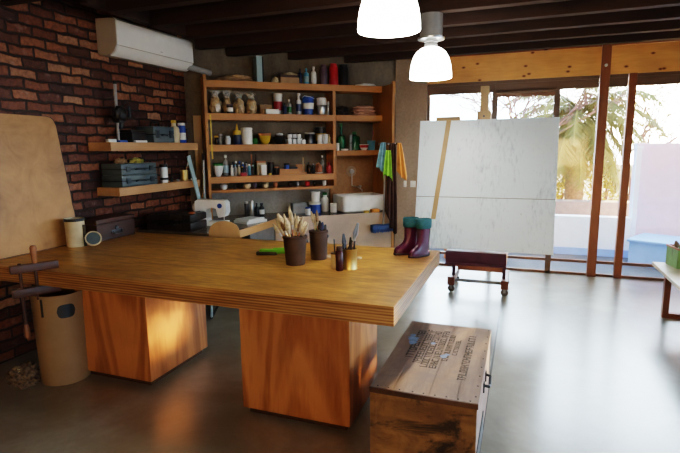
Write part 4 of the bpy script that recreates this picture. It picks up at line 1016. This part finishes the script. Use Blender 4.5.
wp('white_token','tiny white disc lying right of the brass tin','disc',MB().lathe([(.018,0),(.018,.012),(0,.013)],16),'white',-1.135,3.47,TT)
# boots
def boot(label,x,y,rot):
    t=thing('rubber_boot',label,'boot',(x,y,TT),rot); t.scale=(.90,.86,.97)
    def ring(z,f,b,wf,wb,n=28,cx=0):
        o=[]
        for i in range(n):
            a=2*PI*i/n; c,s=math.cos(a),math.sin(a)
            L=f if c>0 else b; w_=wf if c>0 else wb
            w2=wb+(wf-wb)*max(0,c)**.6 if c>0 else wb
            o.append((cx+L*(abs(c)**.85)*(1 if c>0 else -1),w2*(abs(s)**.9)*(1 if s>0 else -1),z))
        return o
    MB().loft([ring(0,.155,.062,.045,.036),ring(.004,.160,.066,.050,.040),ring(.018,.161,.066,.051,.041),ring(.020,.155,.062,.046,.037)]).build('sole',M['sole'],t)
    R_=[ring(.019,.156,.063,.047,.038),ring(.035,.156,.063,.048,.039),ring(.052,.148,.061,.046,.039),ring(.068,.128,.058,.043,.039),ring(.082,.100,.056,.041,.039),ring(.098,.078,.055,.041,.040),ring(.12,.066,.055,.043,.042),ring(.15,.061,.057,.046,.045),ring(.19,.062,.060,.050,.049),ring(.235,.064,.062,.053,.052)]
    MB().loft(R_,cap1=True).build('upper',M['boot'],t,smooth=60)
    MB().loft([ring(.225,.066,.064,.055,.054),ring(.228,.070,.068,.059,.058),ring(.26,.072,.070,.061,.060),ring(.292,.072,.070,.061,.060),ring(.298,.068,.066,.057,.056),ring(.29,.064,.062,.053,.052),ring(.24,.061,.059,.050,.049)],cap0=False).build('cuff',M['cuff'],t,smooth=60)
    return t
boot('purple rubber boot with teal cuff, the left one of the pair on the table',-.80,3.745,R(214))
boot('purple rubber boot with teal cuff, the right one nearer the canvas',-.695,3.705,R(232))

# ------------------------------------------------------------------ under and beside the table
dm=thing('cardboard_drum','tall cardboard drum with dark hand holes under the table corner','drum',(-3.20,2.60,0),R(-70))
MB().lathe([(.165,0),(.168,.004),(.18,.60),(.184,.68),(.176,.68),(.158,.02),(0,.02)],40).build('shell',M['card'],dm)
def patch(a0,z0,w_,h_):
    def fn(u,v):
        c=2*u-1; hh=h_*(max(0,1-c**4))**.5; z=z0+(2*v-1)*hh; r=.168+.012*(z-.004)/.596+.0025; aa=a0+w_*c
        return (r*math.cos(aa),r*math.sin(aa),z)
    return MB().grid(fn,16,4)
patch(.75,.56,.34,.05).build('hand_hole',M['black'],dm,smooth=0); patch(-1.05,.54,.34,.05).build('hand_hole',M['black'],dm,smooth=0)
MB().box(.180,.1855,-.007,.007,.53,.66,0,RZ(-.12)).build('slot',M['black'],dm,smooth=0)
m=MB().blob(.10,.09,.07,.5,2.6,3,4).blob(.07,.06,.06,.5,2.6,8,3,T(.03,.02,.05))
piece('crumpled_rag','crumpled brown patterned rag on the floor left of the drum','rag',m,'ragcloth',(-3.40,2.40,0),0)
wp('paper_ball','torn pale paper on top of the patterned rag','paper',MB().blob(.05,.035,.02,.6,3,17,3),'cream',-3.40,2.39,.105)

# ------------------------------------------------------------------ crate
cx=thing('wooden_crate','worn wooden crate with stencilled lid and scorched end, on the floor','crate',(-.435,2.875,0))
hx,hy,H=.272,.528,.45
MB().box(-hx,hx,-hy,-hy+.022,.01,.425,.003).build('end_board',M['crate_front'],cx,smooth=0)
MB().box(-hx,hx,hy-.022,hy,.01,.425,.003).build('end_board',M['crate_front'],cx,smooth=0)
MB().box(hx-.02,hx,-hy+.0225,hy-.0225,.005,.425,.002).build('side_board',M['crate_side'],cx,smooth=0)
MB().box(-hx,-hx+.02,-hy+.0225,hy-.0225,.005,.425,.002).build('side_board',M['crate_side'],cx,smooth=0)
MB().box(-hx+.02,hx-.02,-hy+.02,hy-.02,.005,.02).build('bottom',M['crate_front'],cx,smooth=0)
lid=None
e=[-hx-.006,-.155,.03,.17,hx+.006]
m=MB()
for i in range(4): m.box(e[i]+(.001 if i else 0),e[i+1]-.001,-hy-.006,hy+.006,.427,.45,.002)
lid=m.build('lid',M['crate_top'],cx,smooth=0)
# battens across the lid ends and a dark worn front edge strip
MB().box(-hx-.007,hx+.007,-hy-.008,-hy+.004,.423,.4515,.002).build('edge_strip',M['jaw'],lid,smooth=0)
MB().box(-hx-.003,-hx+.03,-hy-.004,-hy-.0005,.01,.42,.001).build('corner_strip',M['crate_front'],cx,smooth=0)
m=MB(); rr=random.Random(8)
for k in range(9): m.lathe([(.005,0),(.004,.002),(0,.0022)],8,T(-hx+.03+.06*k+.01*rr.random(),-hy+.016+.006*rr.random(),.4505))
for k in range(9): m.lathe([(.005,0),(.004,.002),(0,.0022)],8,T(hx-.012,-hy+.07+.12*k,.4505))
m.build('nails',M['black'],lid)
# rows of stencilled characters on the lid (worn past reading), lines run along the crate
m=MB(); rr=random.Random(14)
def glyph(x,y,w_,h_):
    """stencil letter: reading direction +y, letter tops toward -x"""
    segs=[(0,0,.24,1),(.76,0,1,1),(0,.8,1,1),(0,.4,1,.58),(0,0,1,.2),(.38,0,.62,1)]
    pick=rr.choice([(0,1,3),(0,2,3,4),(0,4),(0,1,2),(5,2),(0,1,4),(0,2,3),(0,1,2,4),(5,),(0,2,4)])
    for k in pick:
        a0,b0,a1,b1=segs[k]
        m.box(x-h_*b1,x-h_*b0,y+w_*a0,y+w_*a1,.4502,.4508)
for (x,y0,y1,h_,gap) in ((-.14,-.10,.36,.05,.012),(-.085,-.16,.38,.045,.012),(-.035,-.20,.36,.045,.012),(.015,-.20,.40,.042,.012),(.062,-.08,.34,.035,.010),(.105,.02,.26,.03,.01),(.19,-.30,.36,.045,.016)):
    y=y0
    while y<y1:
        w_=h_*rr.uniform(.5,.75)
        glyph(x,y,w_,h_)
        m.box(x-.001,x+.001,y+w_*.9,min(y+w_+gap*.6,y1+h_),.4502,.4506)
        y+=w_+gap*.5
    m.build('stencil_line',M['ink'],lid,smooth=0); m=MB()
m=MB()
def splat(x,y,r,seed):
    q=random.Random(seed); m._add([(x+r*q.uniform(.5,1)*math.cos(2*PI*i/26),y+r*1.2*q.uniform(.5,1)*math.sin(2*PI*i/26),.4510+.0001*(seed%3)) for i in range(26)],[tuple(range(26))])
for (x,y,r,s_) in((-.20,.20,.05,1),(-.19,.14,.035,2),(-.21,.26,.025,3),(.035,-.02,.028,4),(.05,.01,.02,5),(-.06,.16,.02,6)): splat(x,y,r,s_)
m.build('paint_splashes',M['bluepaint'],lid,smooth=0)
hd=MB().box(hx,hx+.008,-.09,-.06,.29,.35,.002).box(hx,hx+.008,.06,.09,.29,.35,.002)
hd.tube([(hx+.006,-.075,.33),(hx+.03,-.07,.325),(hx+.034,0,.30),(hx+.03,.07,.325),(hx+.006,.075,.33)],.009,8).build('handle',M['black'],cx)
MB().box(hx,hx+.006,-.48,-.05,.03,.16,.001).build('side_strip',M['black'],cx,smooth=0)

# ------------------------------------------------------------------ easel with its big board
es=thing('studio_easel','rolling studio easel with pale mast and red brown castor base behind the board','easel',(-.445,5.90,0))
ms=MB().box(-.045,.045,-.02,.04,.33,2.36,.004).build('mast',M['tan'],es,smooth=0)
MB().box(-.075,.075,-.035,-.021,1.965,2.085,.004).box(-.075,.075,.041,.05,1.965,2.085,.004).build('clamp_block',M['tan'],es,smooth=0)
MB().lathe([(.012,0),(.012,.006),(0,.006)],12,T(0,-.035,2.03)@RX(R(90))).build('bolt',M['darksteel'],es)
for sg in(-1,1):
    rl=MB().box(sg*.30-.035,sg*.30+.035,-.17,.40,.10,.185,.006).build('base_rail',M['rust'],es,smooth=0)
    MB().box(sg*.30-.04,sg*.30+.04,-.18,-.10,.09,.19,.004).build('end_block',M['rust'],rl,smooth=0)
    MB().box(sg*.285-.018,sg*.285+.018,-.06,-.02,.185,.42,.003).build('upright',M['plumtray'],es,smooth=0)
    for y in(-.13,.34):
        c=MB().lathe([(.0,-.014),(.038,-.014),(.042,-.008),(.042,.008),(.038,.014),(0,.014)],18,T(sg*.30,y,.0425)@RX(R(90))).build('castor',M['darksteel'],es)
        MB().box(sg*.30-.014,sg*.30+.014,y-.022,y-.016,.04,.10).box(sg*.30-.014,sg*.30+.014,y+.016,y+.022,.04,.10).box(sg*.30-.02,sg*.30+.02,y-.022,y+.022,.088,.099).build('fork',M['grey'],c,smooth=0)
MB().tube([(-.27,-.115,.145),(.27,-.115,.145)],.02,12).build('cross_tube',M['grey'],es)
MB().box(-.27,.27,.20,.24,.19,.27,.004).build('rear_crossbar',M['post'],es,smooth=0)
MB().box(-.29,.29,-.019,.0195,.30,.36,.004).build('middle_bar',M['plumtray'],es,smooth=0)
ty=MB().box(-.335,.315,-.40,-.16,.40,.545,.006).build('tray',M['plumtray'],es,smooth=0)
MB().box(-.335,.315,-.43,-.4005,.395,.42,.004).build('tray_lip',M['plumtray'],ty,smooth=0)
MB().box(-.03,.03,-.17,-.02,.44,.5).build('tray_bracket',M['plumtray'],es,smooth=0)
BZ,BY=.556,5.56; tl=math.atan2(.295,1.44); Lb=1.47
cb=thing('canvas_board','huge whitewashed two panel board standing on the studio easel','board',(-.412,BY,BZ))
MBD=RX(-tl)
MB().box(-.745,.745,0,.022,0,.585,.002,MBD).build('lower_panel',M['canvas'],cb,smooth=0)
MB().box(-.745,.745,0,.022,.592,Lb,.002,MBD).build('upper_panel',M['canvas'],cb,smooth=0)
MB().box(-.744,.744,.0225,.03,.56,.62,.001,MBD).build('seam_strip',M['darksteel'],cb,smooth=0)
ts=thing('t_square','wooden T-square hooked over the top edge of the white board','T-square',(-.412,BY,BZ))
Q=MBD@T(-.423,-.006,Lb+.004)
MB().box(-.135,.135,-.028,-.002,-.012,.028,.003,Q).box(-.135,.135,-.028,.03,.006,.02,.002,Q).build('head',M['tan'],ts,smooth=0)
MB().box(-.026,.026,-.011,-.004,-1.15,-.012,.001,Q@T(.01,0,0)@RY(R(6.0))).build('blade',M['tan'],ts,smooth=0)

# ------------------------------------------------------------------ low bench on the right
lb=thing('low_bench','low pale topped bench on red brown loop legs by the glass','bench',(1.85,4.95,0))
MB().box(-.56,.56,-1.25,.85,.465,.50,.004).build('top',M['tanx'],lb,smooth=0)
for y in(.585,-.95):
    MB().box(-.50,-.445,y-.03,y+.03,0,.4645,.003).box(.445,.50,y-.03,y+.03,0,.4645,.003).box(-.445,.445,y-.03,y+.03,0,.05,.003).box(-.445,.445,y-.03,y+.03,.42,.4645,.003).build('leg_loop',M['post'],lb,smooth=0)
MB().box(-.03,.03,-.92,.555,.42,.464).build('stretcher',M['post'],lb,smooth=0)
gp=thing('green_pot','green paint dripped pot with brushes on the low bench','pot',(1.545,5.66,.5005),R(10))
m=MB().box(-.13,.13,-.12,.12,0,.012)
for q in((-.13,.13,-.12,-.11),(-.13,.13,.11,.12),(-.13,-.12,-.11,.11),(.12,.13,-.11,.11)): m.box(*q,.012,.185,.002)
m.build('body',M['potgreen'],gp,smooth=0)
MB().box(-.136,.136,-.126,-.108,.182,.20,.003).box(-.136,.136,.108,.126,.182,.20,.003).box(-.136,-.118,-.108,.108,.182,.20,.003).box(.118,.136,-.108,.108,.182,.20,.003).build('rim',M['terra'],gp,smooth=0)
for i,l in enumerate(('pale handled brush leaning left in the green pot','dark brush lying across the rim of the green pot','grey tipped brush upright in the green pot')):
    brush(l,(1.50+.04*i,5.64,.514),(1.43+.09*i,5.60+.03*i,.765-.02*i),.012,['terra','black','grey'][i],['bristle2','black','bristle'][i],1.5,.25)

# ------------------------------------------------------------------ pendant lamps
def pendant(label,x,y,z,top):
    t=thing('pendant_lamp',label,'lamp',(x,y,z))
    pr=[(.182,0),(.184,.004),(.182,.05),(.174,.11),(.157,.17),(.128,.22),(.09,.25),(.06,.262),(.055,.264),(.055,.258),(.088,.244),(.123,.214),(.151,.166),(.168,.108),(.176,.05),(.178,.004)]
    MB().lathe(pr+[pr[0]],40).build('shade',M['opal'],t,smooth=60)
    MB().lathe([(.0,.25),(.056,.25),(.058,.285),(.05,.30),(.06,.305),(.06,.312),(0,.312)],24).build('collar',M['grey'],t)
    MB().lathe([(.06,.313),(.115,.325),(.118,.34),(.09,.35),(0,.35)],28).build('gallery',M['steel'],t)
    MB().lathe([(.095,.3505),(.098,.36),(.098,top-z-.0005),(0,top-z-.0005)],28).build('ceiling_box',M['grey'],t)
    MB().lathe([(0,.06),(.03,.07),(.042,.11),(.03,.16),(.02,.2),(.02,.25),(0,.25)],16).build('bulb',M['opal'],t)
pendant('large white opal pendant lamp, the nearer one cut by the frame top',-.776,2.95,2.37,2.83)
pendant('smaller looking white opal pendant lamp in front of the pine header',-.809,4.52,2.295,2.83)
# ------------------------------------------------------------------ picture settings
scn.view_settings.view_transform='Filmic'
try: scn.view_settings.look='High Contrast'
except Exception: pass
scn.view_settings.exposure=1.62
scn.cycles.use_denoising=True
scn.cycles.max_bounces=10; scn.cycles.transparent_max_bounces=16
scn.cycles.sample_clamp_indirect=8
